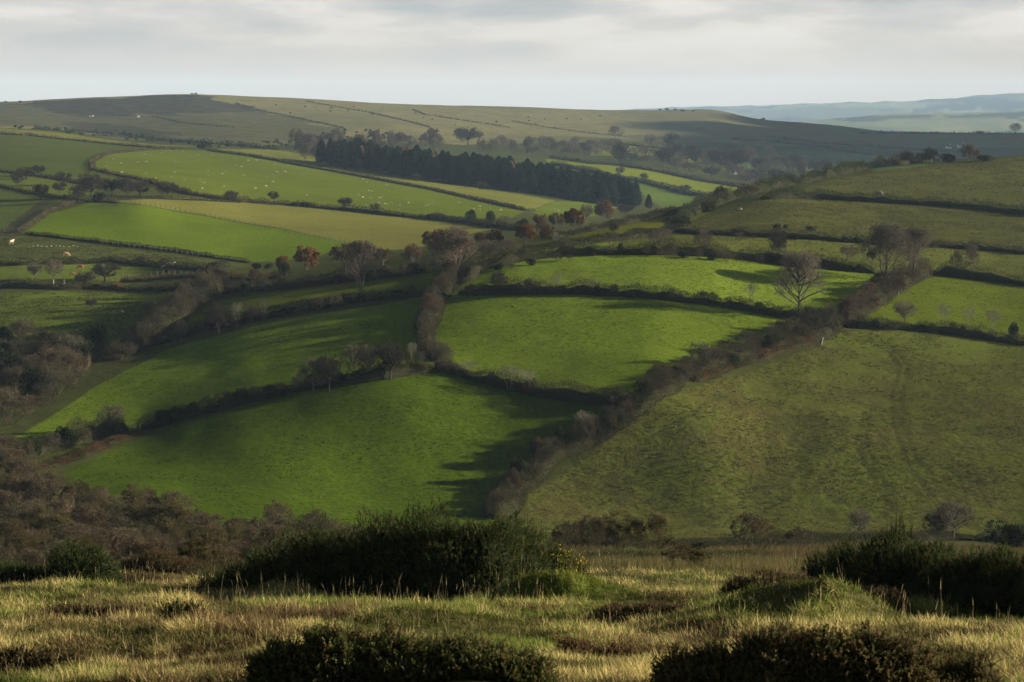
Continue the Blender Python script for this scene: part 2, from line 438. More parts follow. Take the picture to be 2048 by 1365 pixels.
def build_land():
    def seg(a, b, n): return np.linspace(math.log(a), math.log(b), n, endpoint=False)
    LD = np.concatenate([seg(3, 15, 30), seg(15, 60, 230), seg(60, 225, 90), seg(225, 700, 360), seg(700, 3300, 330), seg(3300, 15500, 90)])
    S = np.concatenate([np.linspace(-.40, -.272, 40, endpoint=False), np.linspace(-.272, .272, 600), np.linspace(.272, .40, 41)[1:]])
    D = np.exp(LD); nr, nc = len(D), len(S)
    X = (S[None] * D[:, None]).ravel(); Y = np.repeat(D, nc)
    Z = height(X, Y)
    zone = np.zeros(len(X), int)                       # 0 hillside, 1 rough farmland, 2 moor, 3 distant hills, 10+ fields
    c1 = np.zeros((len(X), 3)); c2 = np.zeros((len(X), 3)); pr = np.zeros((len(X), 3))
    mp = [hit(u, v, 900) for u, v in MOORLINE]
    Dm = np.interp(X / Y, [p[0] / p[1] for p in mp], [p[1] for p in mp])
    def put(m, cc, b):
        c1[m] = cc[0]; c2[m] = cc[1]; pr[m, 0] = b
    put(np.ones(len(X), bool), BANKC, .3); zone[:] = 1
    m = Y < 70; zone[m] = 0; put(m, ((.062, .056, .020), (.046, .045, .016)), .3)
    m = (Y >= 70) & (Y < 232); put(m, ((.050, .045, .018), (.034, .037, .013)), .5)
    m = Y > Dm; zone[m] = 2; put(m, MOOR, .22)
    # browner, darker heather on the left shoulder and patches of bracken on the moor
    n = fbm(X / 120, Y / 260, 31, 4)
    k = (sstep(.02, .3, n + .0) * (Y > Dm))[:, None] * .55
    c1[:] = c1 * (1 - k) + np.array([.085, .082, .036]) * k
    k = (sstep(300, 0, Y - Dm) * (Y > Dm) * sstep(-.2, .25, fbm(X / 40, Y / 70, 14, 3)))[:, None] * .8
    c1[:] = c1 * (1 - k) + np.array([.05, .058, .022]) * k
    c2[:] = c2 * (1 - k) + np.array([.045, .05, .02]) * k
    hp = np.array([hit(u, v, 900)[:2] for u, v in [(-60,208),(60,207),(100,222),(300,234),(505,219),(600,238),(690,262),(640,285),(350,284),(130,258),(-60,254)]])
    m = inpoly(X + 20 * fbm(X / 30, Y / 60, 95, 3), Y + 70 * fbm(X / 40, Y / 60, 97, 3), hp) & (Y > Dm); put(m, ((.070,.064,.028),(.036,.038,.016)), .3)
    hp = np.array([hit(u, v, 900)[:2] for u, v in [(90,222),(60,206),(180,199),(330,190),(370,190),(420,200),(505,217),(440,228),(300,232),(160,232)]])
    m = inpoly(X + 26 * fbm(X / 30, Y / 60, 81, 2), Y + 60 * fbm(X / 40, Y / 60, 83, 2), hp) & (Y > Dm); put(m, HEATH, .2)
    hp = np.array([hit(u, v, 900)[:2] for u, v in [(130,240),(250,248),(330,272),(420,290),(320,288),(200,276),(140,262)]])
    m = inpoly(X + 30 * fbm(X / 30, Y / 60, 85, 3), Y + 90 * fbm(X / 40, Y / 60, 87, 2), hp) & (Y > Dm); put(m, ((.036,.036,.018),(.028,.028,.015)), .2)
    k = (sstep(ray(1180, 260)[0], ray(1500, 260)[0], X / Y + .02 * fbm(X / 200, Y / 400, 91, 3)) * (Y > Dm) * (Y < 3900))[:, None] * .8  # cloud shade on the right of the moor, mixed into its colour
    c1[:] = c1 * (1 - k) + np.array([.080,.078,.036]) * k; c2[:] = c2 * (1 - k) + np.array([.062,.064,.03]) * k
    m = Y > 4200; zone[m] = 3; put(m, ((.085, .095, .05), (.06, .07, .04)), .1)
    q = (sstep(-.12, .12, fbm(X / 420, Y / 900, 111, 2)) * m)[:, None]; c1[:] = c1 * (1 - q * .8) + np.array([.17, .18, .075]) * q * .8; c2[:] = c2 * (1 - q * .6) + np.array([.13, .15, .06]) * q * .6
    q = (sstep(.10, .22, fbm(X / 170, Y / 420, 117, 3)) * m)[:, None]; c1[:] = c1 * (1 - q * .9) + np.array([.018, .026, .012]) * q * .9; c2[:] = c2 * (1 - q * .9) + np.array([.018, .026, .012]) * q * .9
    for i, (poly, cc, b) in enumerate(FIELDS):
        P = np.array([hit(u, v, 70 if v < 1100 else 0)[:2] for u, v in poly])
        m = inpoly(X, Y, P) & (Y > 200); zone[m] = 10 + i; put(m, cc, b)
    # broad natural variation of the sward
    w = fbm(X / 30, Y / 30, 51, 3)[:, None] * .14 + 1
    mm = (Y > 200)[:, None]
    c1[:] = np.where(mm, c1 * w, c1); c2[:] = np.where(mm, c2 * w, c2)
    # brown rush patches in the lower rough field
    m5 = zone == 14
    pz = sstep(.05, .4, fbm(X / 7, Y / 11, 61, 3) + .25 * fbm(X / 30, Y / 30, 63, 2)) * m5 * sstep(345, 300, Y)
    k = pz[:, None] * .42
    c1[:] = c1 * (1 - k) + np.array([.030, .032, .012]) * k; c2[:] = c2 * (1 - k) + np.array([.027, .028, .011]) * k
    g = (m5 * sstep(330, 370, Y))[:, None] * .5
    c1[:] = c1 * (1 - g) + np.array([.062, .082, .011]) * g; c2[:] = c2 * (1 - g) + np.array([.056, .072, .010]) * g
    # wheel ruts worn into it
    ruts = [[(1690,668),(1760,690),(1800,730),(1783,790),(1785,850),(1810,920),(1860,990),(1900,1040)], [(1700,668),(1778,690),(1818,732),(1800,792),(1803,850),(1832,920),(1884,985),(1925,1035)],
            [(1728,820),(1716,870),(1722,910),(1752,975),(1790,1020)], [(1742,820),(1730,870),(1738,910),(1770,975)],
            [(1230,915),(1300,880),(1380,830),(1440,790)], [(1245,925),(1320,890),(1400,835)], [(1270,935),(1340,895),(1410,845)]]
    for L in ruts:
        W = np.array([hit(u, v, 100)[:2] for u, v in L])
        sel = np.nonzero((Y > 200) & (Y < 420))[0]
        d = polydist(X[sel], Y[sel], W) + .25 * fbm(X[sel] / .8, Y[sel] / .8, 71, 2)
        k = (sstep(.6, .1, d) * .36)[:, None]
        c1[sel] = c1[sel] * (1 - k) + np.array([.033, .037, .011]) * k; c2[sel] = c2[sel] * (1 - k) + np.array([.03, .033, .011]) * k
        Z[sel] -= .05 * sstep(.8, .1, d)
    # poached, muddy ground at the gateways
    for u, v, r in [(262,872,5.),(1636,694,4.),(1420,474,5.),(1064,428,7.),(221,412,6.),(24,470,6.),(1262,815,3.5),(872,735,3.),(1690,660,4.)]:
        a = hit(u, v, 100); k = (np.exp(-((X - a[0])**2 + (Y - a[1])**2) / r**2) * sstep(-.35, .25, fbm(X / 2.2, Y / 2.2, 77, 3)) * .85)[:, None]
        c1[:] = c1 * (1 - k) + np.array([.040, .032, .017]) * k; c2[:] = c2 * (1 - k) + np.array([.034, .027, .014]) * k
    # the farm track on the left bank
    W = line_world([(8,470),(30,452),(60,428),(90,405),(110,396)], 3)[:, :2]
    d = polydist(X, Y, W); m = d + .8 * fbm(X / 4, Y / 4, 73, 2) < 2.2
    zone[m & (Y > 400)] = 5; put(m & (Y > 400), ((.034,.034,.015),(.026,.028,.012)), .3)
    # foreground: mossy mound and the trodden green way
    a = at(1110, 36); k = np.exp(-((X - a[0]) / 2.1)**2 - ((Y - a[1]) / 1.7)**2)[:, None] * (Y < 70)[:, None]
    c1[:] = c1 * (1 - k) + np.array([.07, .084, .013]) * k; c2[:] = c2 * (1 - k) + np.array([.045, .058, .010]) * k
    idx = np.arange(nr * nc).reshape(nr, nc)
    Q = np.stack([idx[:-1, :-1], idx[:-1, 1:], idx[1:, 1:], idx[1:, :-1]], -1).reshape(-1, 4)
    zf = zone[Q[:, 0]]
    V = np.stack([X, Y, Z], 1)
    names = {0: 'hillside', 1: 'farmland', 2: 'moor', 3: 'distant_hills', 5: 'track'}
    # smooth normals computed once for the whole sheet, so that no seam shows between its pieces
    nq = np.cross(V[Q[:, 2]] - V[Q[:, 0]], V[Q[:, 3]] - V[Q[:, 1]])
    N = np.zeros_like(V)
    for k in range(4):
        for c in range(3): N[:, c] += np.bincount(Q[:, k], nq[:, c], len(V))
    N = unit(N)
    for zn in np.unique(zf):
        q = Q[zf == zn]; us, inv = np.unique(q, return_inverse=True)
        o = meshobj(names.get(int(zn), 'field'), V[us], inv.reshape(q.shape), M_TURF, None, None, True)
        for nm, arr in (('c1', c1), ('c2', c2), ('pr', pr)): setcol(o.data, nm, arr[us])
        o.data.normals_split_custom_set_from_vertices(N[us].tolist())
        tag(o, kind='structure')


build_land()
# ---------------------------------------------------------------- how trees and shrubs grow
def grow(seed, kind):
    """one tree of height 1 and crown width 1: (wood, crown) as Geo"""
    g = np.random.default_rng(seed)
    K = dict(stems=1, lean=.06, trunk=.30, tr=.030, n1=11, a1=(.35, 1.0), l1=(.42, .62), n2=8, l2=.55, n3=8, l3=.5, n4=6, l4=.5, up=.12,
             env=(.58, .42, .5), tw=.0035, bark=(.10, .085, .065), twc=(.15, .118, .088), leaf=None, t1=.75)
    K.update(kind)
    wood, crown = Geo(), Geo()
    zc, rz_, rx_ = K['env']
    def room(p, d):
        q = (p - [0, 0, zc]) / [rx_, rx_, rz_]; e = d / [rx_, rx_, rz_]
        a = (e * e).sum(1); b = (q * e).sum(1); c = (q * q).sum(1) - 1
        return np.where(c < 0, (-b + np.sqrt(np.maximum(b * b - a * c, 0))) / a, .0)
    def cols(c, n, v=.2): return np.array(c) * (1 + v * (g.random((n, 1)) * 2 - 1)) * (1 + .06 * (g.random((n, 3)) * 2 - 1))
    # stems
    S = K['stems']
    ph = g.random(S) * 6.28
    ln = (g.random(S) * .7 + .3) * K['lean']
    d0 = unit(np.stack([np.cos(ph) * ln, np.sin(ph) * ln, np.ones(S)], 1))
    p0 = np.stack([np.cos(ph), np.sin(ph), 0 * ph], 1) * (.03 if S > 1 else 0)
    p0[:, 2] = -.03
    L0 = K['trunk'] * (.8 + .4 * g.random(S)) + .03; r0 = K['tr'] * (.8 + .4 * g.random(S))
    level = [(p0, d0, L0, r0)]
    spec = [(K['n1'], None, None), (K['n2'], K['l2'], (.45, .95)), (K['n3'], K['l3'], (.4, .95)), (K['n4'], K['l4'], (.4, 1.0))]
    P, D, L, R = p0, d0, L0, r0
    tips = []
    for lv in range(5):
        n = len(P)
        if lv < 3:
            seg = 3; q = P; dd = D
            for k in range(seg):
                dd = unit(dd + g.normal(size=(n, 3)) * (.05 if lv == 0 else .16) + np.array([0, 0, K['up'] * (lv > 0)]))
                q2 = q + dd * (L / seg)[:, None]
                tp = .93 if lv == 0 else .62; ra = R * (1 - tp * k / seg); rb = R * (1 - tp * (k + 1) / seg)
                (wood if lv < 2 else crown).prisms(q, q2, ra, rb, cols(K['bark'] if lv < 2 else K['twc'], n), 6 if lv == 0 else 4 if lv == 1 else 3)
                if k == 0: mids = []
                mids.append((q, q2, dd)); q = q2
        else:
            crown.blades(P, D, L, K['tw'] * (1.5 if lv == 3 else 1.), cols(K['twc'], n, .3))
            mids = [(P, P + D * (L * .5)[:, None], D), (P + D * (L * .5)[:, None], P + D * L[:, None], D)]
            tips.append(np.concatenate([mids[0][1], mids[1][1]]))
        if lv == 4: break
        nc, ratio, ang = spec[lv]
        if lv == 0: nc = max(2, nc // S)
        t = g.random((n, nc)) ** .8
        lo = (1 - K['t1']) if lv == 0 else .22
        t = lo * .999 + (1 - lo) * t * .999
        if lv == 0: t = np.sort(t, 1); t[:, -2:] = .99
        k = np.minimum((t * len(mids)).astype(int), len(mids) - 1); fr = t * len(mids) - k
        A = np.stack([m[0] for m in mids], 0); B = np.stack([m[1] for m in mids], 0); DD = np.stack([m[2] for m in mids], 0)
        ii = np.arange(n)[:, None]
        pa = A[k, ii] * (1 - fr)[..., None] + B[k, ii] * fr[..., None]; da = DD[k, ii]
        pa = pa.reshape(-1, 3); da = da.reshape(-1, 3); tt = t.ravel(); par = np.repeat(np.arange(n), nc)
        m = len(pa)
        if lv == 0:
            az = (np.arange(m) * 2.4 + g.random(m) * 1.1); an = K['a1'][0] + (K['a1'][1] - K['a1'][0]) * (g.random(m) * .65 + .35 * (1 - (tt - lo) / (1 - lo + 1e-6)))
            nd_ = np.stack([np.cos(az) * np.sin(an), np.sin(az) * np.sin(an), np.cos(an)], 1)
            if S > 1: nd_ = unit(nd_ + da * .5)
            Ln = (K['l1'][0] + (K['l1'][1] - K['l1'][0]) * g.random(m)); Rn = R[par] * .48
        else:
            a = unit(np.cross(da, rdir(m, g))); an = ang[0] + (ang[1] - ang[0]) * g.random(m)
            nd_ = unit(da * np.cos(an)[:, None] + a * np.sin(an)[:, None] + np.array([0, 0, K['up']]))
            Ln = L[par] * ratio * (1.1 - .45 * tt) * (.7 + .5 * g.random(m)); Rn = R[par] * .42
        rm = room(pa, nd_) * (.80 + .28 * g.random(m))
        Ln = np.minimum(np.where(lv == 0, rm * (.72 + .3 * g.random(m)), Ln), rm + .012)
        P, D, L, R = pa, nd_, Ln, np.maximum(Rn, K['tw'] * .5)
    if K['leaf']:
        T = np.concatenate(tips); T = T[g.random(len(T)) < K.get('leafn', .6)]
        lc = np.array(K['leaf'])[g.integers(0, len(K['leaf']), len(T))]
        crown.tris(T + g.normal(size=T.shape) * .012, K.get('leafs', .016) * (.7 + .6 * g.random(len(T))), lc * (1 + .3 * (g.random((len(T), 1)) * 2 - 1)), 1.3)
    V = np.concatenate(crown.V)
    h = np.percentile(V[:, 2], 99.5); cx, cy = np.median(V[:, 0]) * .0, 0
    wd = np.percentile(np.hypot(V[:, 0], V[:, 1]), 97) * 2
    for G in (wood, crown):
        G.V = [v * np.array([1 / wd, 1 / wd, 1 / h]) for v in G.V]
    return wood, crown


def conifer(seed, larch=False):
    g = np.random.default_rng(seed)
    wood, crown = Geo(), Geo()
    n = 6; z = np.linspace(-.03, .98, n + 1)
    for k in range(n):
        wood.prisms(np.array([[0, 0, z[k]]]), np.array([[0, 0, z[k + 1]]]), .016 * (1 - z[k]) + .001, .016 * (1 - z[k + 1]) + .001, np.array([.075, .06, .045]), 5)
    W = 30
    zz = np.linspace(.16, .985, W)
    for i, h in enumerate(zz):
        nb = 11; az = g.random() * 6.28 + np.arange(nb) * 6.28 / nb + g.normal(size=nb) * .2
        reach = .5 * (1 - h) ** .62 * (.45 + .55 * min(1, (h - .10) / .22)) * (.72 + .5 * g.random(nb)) + .012
        if h < .3: reach *= (g.random(nb) < .55)
        d = unit(np.stack([np.cos(az), np.sin(az), np.full(nb, .15 - .42 * (1 - h))], 1))
        p = np.repeat([[0, 0, h]], nb, 0)
        c = np.array([.015, .026, .013] if not larch else [.15, .085, .035]) * (1 + .4 * (g.random((nb, 1)) - .5))
        wood.blades(p, d, reach, .006, np.repeat([[.05, .04, .03]], nb, 0))
        for q in range(9):
            f = (q + .7) / 9.5
            P = p + d * (reach * f)[:, None]
            for sgn in (-1, 1):
                side = unit(np.cross(d, [0, 0, 1.])) * sgn
                dd = unit(side * .8 + d * .75 + np.array([0, 0, -.35]) + g.normal(size=(nb, 3)) * .2)
                crown.blades(P, dd, reach * (1 - f) * .75 + .022, .022 + .012 * g.random(nb), c * (.75 + .5 * f))
    crown.blades(np.array([[0, 0, .95]]), np.array([[0, 0, 1.]]), .06, .015, np.array([[.03, .05, .02]]))
    return wood, crown


def bush(seed, c, n=1500, leaf=.05, twigs=250, twc=(.10, .08, .055), up=.35, flat=1.):
    """a rounded evergreen bush of height 1 and width 1"""
    g = np.random.default_rng(seed)
    stem, crown = Geo(), Geo()
    lob = np.stack([g.normal(size=7) * .2, g.normal(size=7) * .2, .25 + .3 * g.random(7)], 1); lr = .17 + .16 * g.random(7)
    k = g.integers(0, 7, n); d = rdir(n, g)
    P = lob[k] + d * (lr[k] * (.65 + .4 * g.random(n)))[:, None]
    P[:, 2] = np.abs(P[:, 2]) * flat
    C = np.array(c)[g.integers(0, len(c), n)] * (1 + .45 * (g.random((n, 1)) * 2 - 1))
    dirs = unit(d + np.array([0, 0, up]) + g.normal(size=(n, 3)) * .4)
    crown.blades(P, dirs, leaf * (1 + g.random(n)) * 1.3, leaf, C)
    q = g.normal(size=(twigs, 3)); q[:, 2] = np.abs(q[:, 2]) + .4; q = unit(q)
    stem.prisms(np.zeros((twigs, 3)) + q * [.1, .1, 0] - [0, 0, .04], q * (np.array([.42, .42, .74 * flat])) * (.5 + .5 * g.random((twigs, 1))), .010, .003, np.array(twc), 3)
    V = np.concatenate(crown.V); h = np.percentile(V[:, 2], 99.5); wd = np.percentile(np.hypot(V[:, 0], V[:, 1]), 96) * 2
    for G in (stem, crown): G.V = [v * np.array([1 / wd, 1 / wd, 1 / h]) for v in G.V]
    return stem, crown


def scrub(seed, twc, n0=26, n1=9, n2=8, tw=.007, fan=.75, leaf=None, leafn=0):
    """many stemmed bare shrub of height 1 and width 1"""
    g = np.random.default_rng(seed); stem, crown = Geo(), Geo()
    az = g.random(n0) * 6.28; an = fan * np.sqrt(g.random(n0)); L = .72 - .18 * an / fan + .25 * g.random(n0)
    p = np.stack([np.cos(az), np.sin(az), 0 * az], 1) * .07 * g.random((n0, 1)) - [0, 0, .03]
    d = np.stack([np.cos(az) * np.sin(an), np.sin(az) * np.sin(an), np.cos(an)], 1)
    q = p
    segs = []
    for k in range(3):
        d = unit(d + g.normal(size=(n0, 3)) * .10 + [0, 0, .08]); q2 = q + d * (L / 3)[:, None]
        stem.prisms(q, q2, .014 * (1 - .28 * k), .014 * (1 - .28 * (k + 1)), np.array(twc) * .75, 3); segs.append((q, q2, d)); q = q2
    def child(P0, P1, Dp, nc, ln, w, lo=.1):
        n = len(P0); t = lo + (1 - lo) * g.random((n, nc)); i = np.repeat(np.arange(n), nc); t = t.ravel()[:, None]
        P = P0[i] * (1 - t) + P1[i] * t
        D = unit(Dp[i] * .8 + rdir(len(i), g) * .62 + [0, 0, .18]); Ln = ln * (.6 + .8 * g.random(len(i)))
        crown.blades(P, D, Ln, w, np.array(twc) * (1 + .3 * (g.random((len(i), 1)) * 2 - 1)) * (1 + .08 * (g.random((len(i), 3)) - .5)))
        return P, P + D * Ln[:, None], D
    A = np.concatenate([s[0] for s in segs[1:]]); B = np.concatenate([s[1] for s in segs[1:]]); Dd = np.concatenate([s[2] for s in segs[1:]])
    P0, P1, D1 = child(A, B, Dd, n1, .26, tw * 1.3)
    Q0, Q1, D2 = child(P0, P1, D1, n2, .13, tw)
    if leaf:
        T = Q1[g.random(len(Q1)) < leafn]; lc = np.array(leaf)[g.integers(0, len(leaf), len(T))]
        crown.tris(T, .02, lc * (1 + .3 * (g.random((len(T), 1)) - .5)), 1.3)
    V = np.concatenate(crown.V); h = np.percentile(V[:, 2], 99.5); wd = np.percentile(np.hypot(V[:, 0], V[:, 1]), 97) * 2
    for G in (stem, crown): G.V = [v * np.array([1 / wd, 1 / wd, 1 / h]) for v in G.V]
    return stem, crown


KINDS = {}


def reg(kind, maker, seeds, crown_mat, names=('trunk', 'crown'), wood_mat=None):
    KINDS[kind] = (names, [])
    for s in seeds:
        w, c = maker(s)
        res = []
        for G, nm, m in ((w, names[0], wood_mat or M_TWIG), (c, names[1], crown_mat)):
            V, Fc, C = G.arrays()
            o = meshobj(nm, V, Fc, m, None, C); me = o.data; bpy.data.objects.remove(o); res.append(me)
        KINDS[kind][1].append(res)


ORANGE = [(.125, .052, .014), (.095, .042, .014), (.15, .075, .016), (.075, .044, .02)]
RUST = [(.080, .042, .020), (.066, .040, .022), (.09, .052, .022)]
GORSE = [(.018, .030, .009), (.024, .037, .011), (.014, .024, .008), (.028, .030, .012)]
reg('tall', lambda s: grow(s, dict(trunk=.93, n1=36, a1=(.55, 1.15), tr=.021, t1=.82, n2=10, l2=.6, n3=8, l3=.58, n4=7, l4=.62, up=.06, tw=.0017, bark=(.075, .064, .05), twc=(.125, .105, .075), env=(.55, .46, .5))), (1, 2, 3), M_TWIG)
reg('multi', lambda s: grow(s, dict(stems=5, lean=.22, trunk=.86, n1=55, a1=(.4, 1.25), tr=.012, t1=.82, n2=10, l2=.6, n3=8, l3=.58, n4=6, l4=.6, up=.05, tw=.0022, bark=(.085, .07, .055), twc=(.12, .098, .072), env=(.53, .49, .5))), (4, 5), M_TWIG)
reg('spreading', lambda s: grow(s, dict(trunk=.60, n1=22, a1=(.35, 1.4), tr=.026, t1=.66, n2=9, l2=.58, n3=8, l3=.55, n4=7, l4=.58, up=.04, tw=.0032, twc=(.105, .085, .063), env=(.58, .42, .5))), (6, 7, 8), M_TWIG)
reg('thorn', lambda s: grow(s, dict(trunk=.46, n1=20, a1=(.3, 1.5), tr=.034, t1=.55, n2=10, n3=9, n4=8, up=.02, tw=.0068, bark=(.034, .028, .022), twc=(.042, .035, .027), env=(.60, .41, .5))), (9, 10, 12), M_TWIG)
reg('ash', lambda s: grow(s, dict(stems=5, lean=.34, trunk=.82, n1=50, a1=(.35, 1.3), tr=.012, t1=.88, n2=9, l2=.6, n3=8, l3=.58, n4=7, l4=.6, up=.04, tw=.0030, bark=(.12, .10, .075), twc=(.125, .098, .07), env=(.50, .51, .5))), (13, 14), M_TWIG)
reg('sapling', lambda s: grow(s, dict(stems=3, lean=.3, trunk=.88, n1=24, a1=(.25, .9), t1=.8, tr=.008, n2=6, n3=5, n4=4, up=.12, tw=.0034, bark=(.14, .126, .10), twc=(.135, .12, .09), env=(.54, .47, .5))), (15, 16, 17), M_TWIG)
reg('autumn', lambda s: grow(s, dict(trunk=.5, n1=18, a1=(.25, 1.5), tr=.03, t1=.72, n2=8, n3=7, n4=6, up=.06, tw=.006, leaf=ORANGE, leafn=.85, leafs=.026, env=(.52, .49, .5))), (18, 19), M_LEAF)
reg('rust', lambda s: grow(s, dict(trunk=.5, n1=18, a1=(.25, 1.5), tr=.03, t1=.72, n2=8, n3=7, n4=6, up=.06, tw=.006, twc=(.075, .058, .042), leaf=RUST, leafn=.22, leafs=.022, env=(.52, .49, .5))), (20, 21), M_LEAF)
reg('spruce', conifer, (22, 23, 24, 25), M_LEAF)
reg('larch', lambda s: conifer(s, True), (26,), M_LEAF)
reg('gorse', lambda s: bush(s, GORSE), (27, 28, 29), M_LEAF, ('stem', 'foliage'))
reg('ivy', lambda s: bush(s, [(.013, .020, .008), (.018, .026, .009)], 2600, .04), (30, 31), M_LEAF, ('stem', 'foliage'))
SH = dict(stems=9, lean=.95, trunk=.62, n1=36, a1=(.1, 1.3), tr=.010, t1=.8, n2=8, n3=8, n4=6, up=.06, tw=.0050, env=(.42, .58, .5))
def shrubby(c, **k): return lambda s: grow(s, dict(SH, bark=tuple(q * .7 for q in c), twc=c, **k))
reg('shrub', shrubby((.060, .050, .030)), (32, 33, 34), M_TWIG, ('stem', 'foliage'))
reg('greyshrub', shrubby((.072, .066, .042)), (35, 36), M_TWIG, ('stem', 'foliage'))
reg('redshrub', shrubby((.064, .048, .030), leaf=[(.07, .042, .02), (.058, .042, .022)], leafn=.12, leafs=.018), (37, 38), M_LEAF, ('stem', 'foliage'))
reg('willow', shrubby((.080, .061, .036), n2=9, n3=9, n4=7, l4=.6, tw=.0044), (39, 40, 41), M_TWIG, ('trunk', 'crown'))
reg('olivewillow', shrubby((.062, .053, .025), n2=9, n3=9, n4=7, l4=.6, tw=.0042, leaf=[(.075, .058, .018), (.055, .05, .018)], leafn=.12, leafs=.018), (42, 43), M_LEAF, ('trunk', 'crown'))
NAMES = {'tall': 'bare_tree', 'multi': 'bare_tree', 'spreading': 'bare_tree', 'thorn': 'hawthorn_tree', 'ash': 'ash_tree', 'sapling': 'sapling', 'autumn': 'autumn_tree',
         'rust': 'autumn_tree', 'spruce': 'conifer_tree', 'larch': 'larch_tree', 'gorse': 'gorse_bush', 'ivy': 'ivy_bush', 'shrub': 'shrub', 'greyshrub': 'shrub', 'redshrub': 'shrub',
         'willow': 'willow_tree', 'olivewillow': 'willow_tree'}
_cnt = {}


def plant(kind, pos, h, w, label, group=None, cat=None, rz=None):
    """a copy of a grown plant (its parts share their meshes) standing at pos"""
    names, var = KINDS[kind]
    i = _cnt.get(kind, 0); _cnt[kind] = i + 1
    nm = NAMES[kind]
    r = thing(nm, label, cat or nm.split('_')[-1], tuple(pos), random.random() * 6.28 if rz is None else rz, group, (w, w, h))
    for n, me in zip(names, var[i % len(var)]): link(n, me, r)
    return r


def px(D): return D / FPX


def plant_at(kind, u, v, hp, wp, label, group=None, cat=None, dmin=70.):
    p = hit(u, v, dmin)
    return plant(kind, p, hp * px(p[1]), wp * px(p[1]), label, group, cat)
# ---------------------------------------------------------------- hedges on their banks
HEDGE_C = {
 'green': [(.018, .026, .009), (.024, .029, .010), (.031, .026, .014), (.016, .020, .008)],
 'brown': [(.048, .038, .022), (.060, .049, .029), (.036, .031, .017), (.028, .030, .012)],
 'red': [(.056, .036, .025), (.046, .033, .022), (.036, .029, .018)],
 'gorse': GORSE,
 'tan': [(.10, .076, .036), (.08, .066, .03), (.056, .05, .022), (.07, .048, .025)],
 'bracken': [(.098, .048, .02), (.075, .040, .018), (.05, .032, .015), (.032, .032, .013)],
}


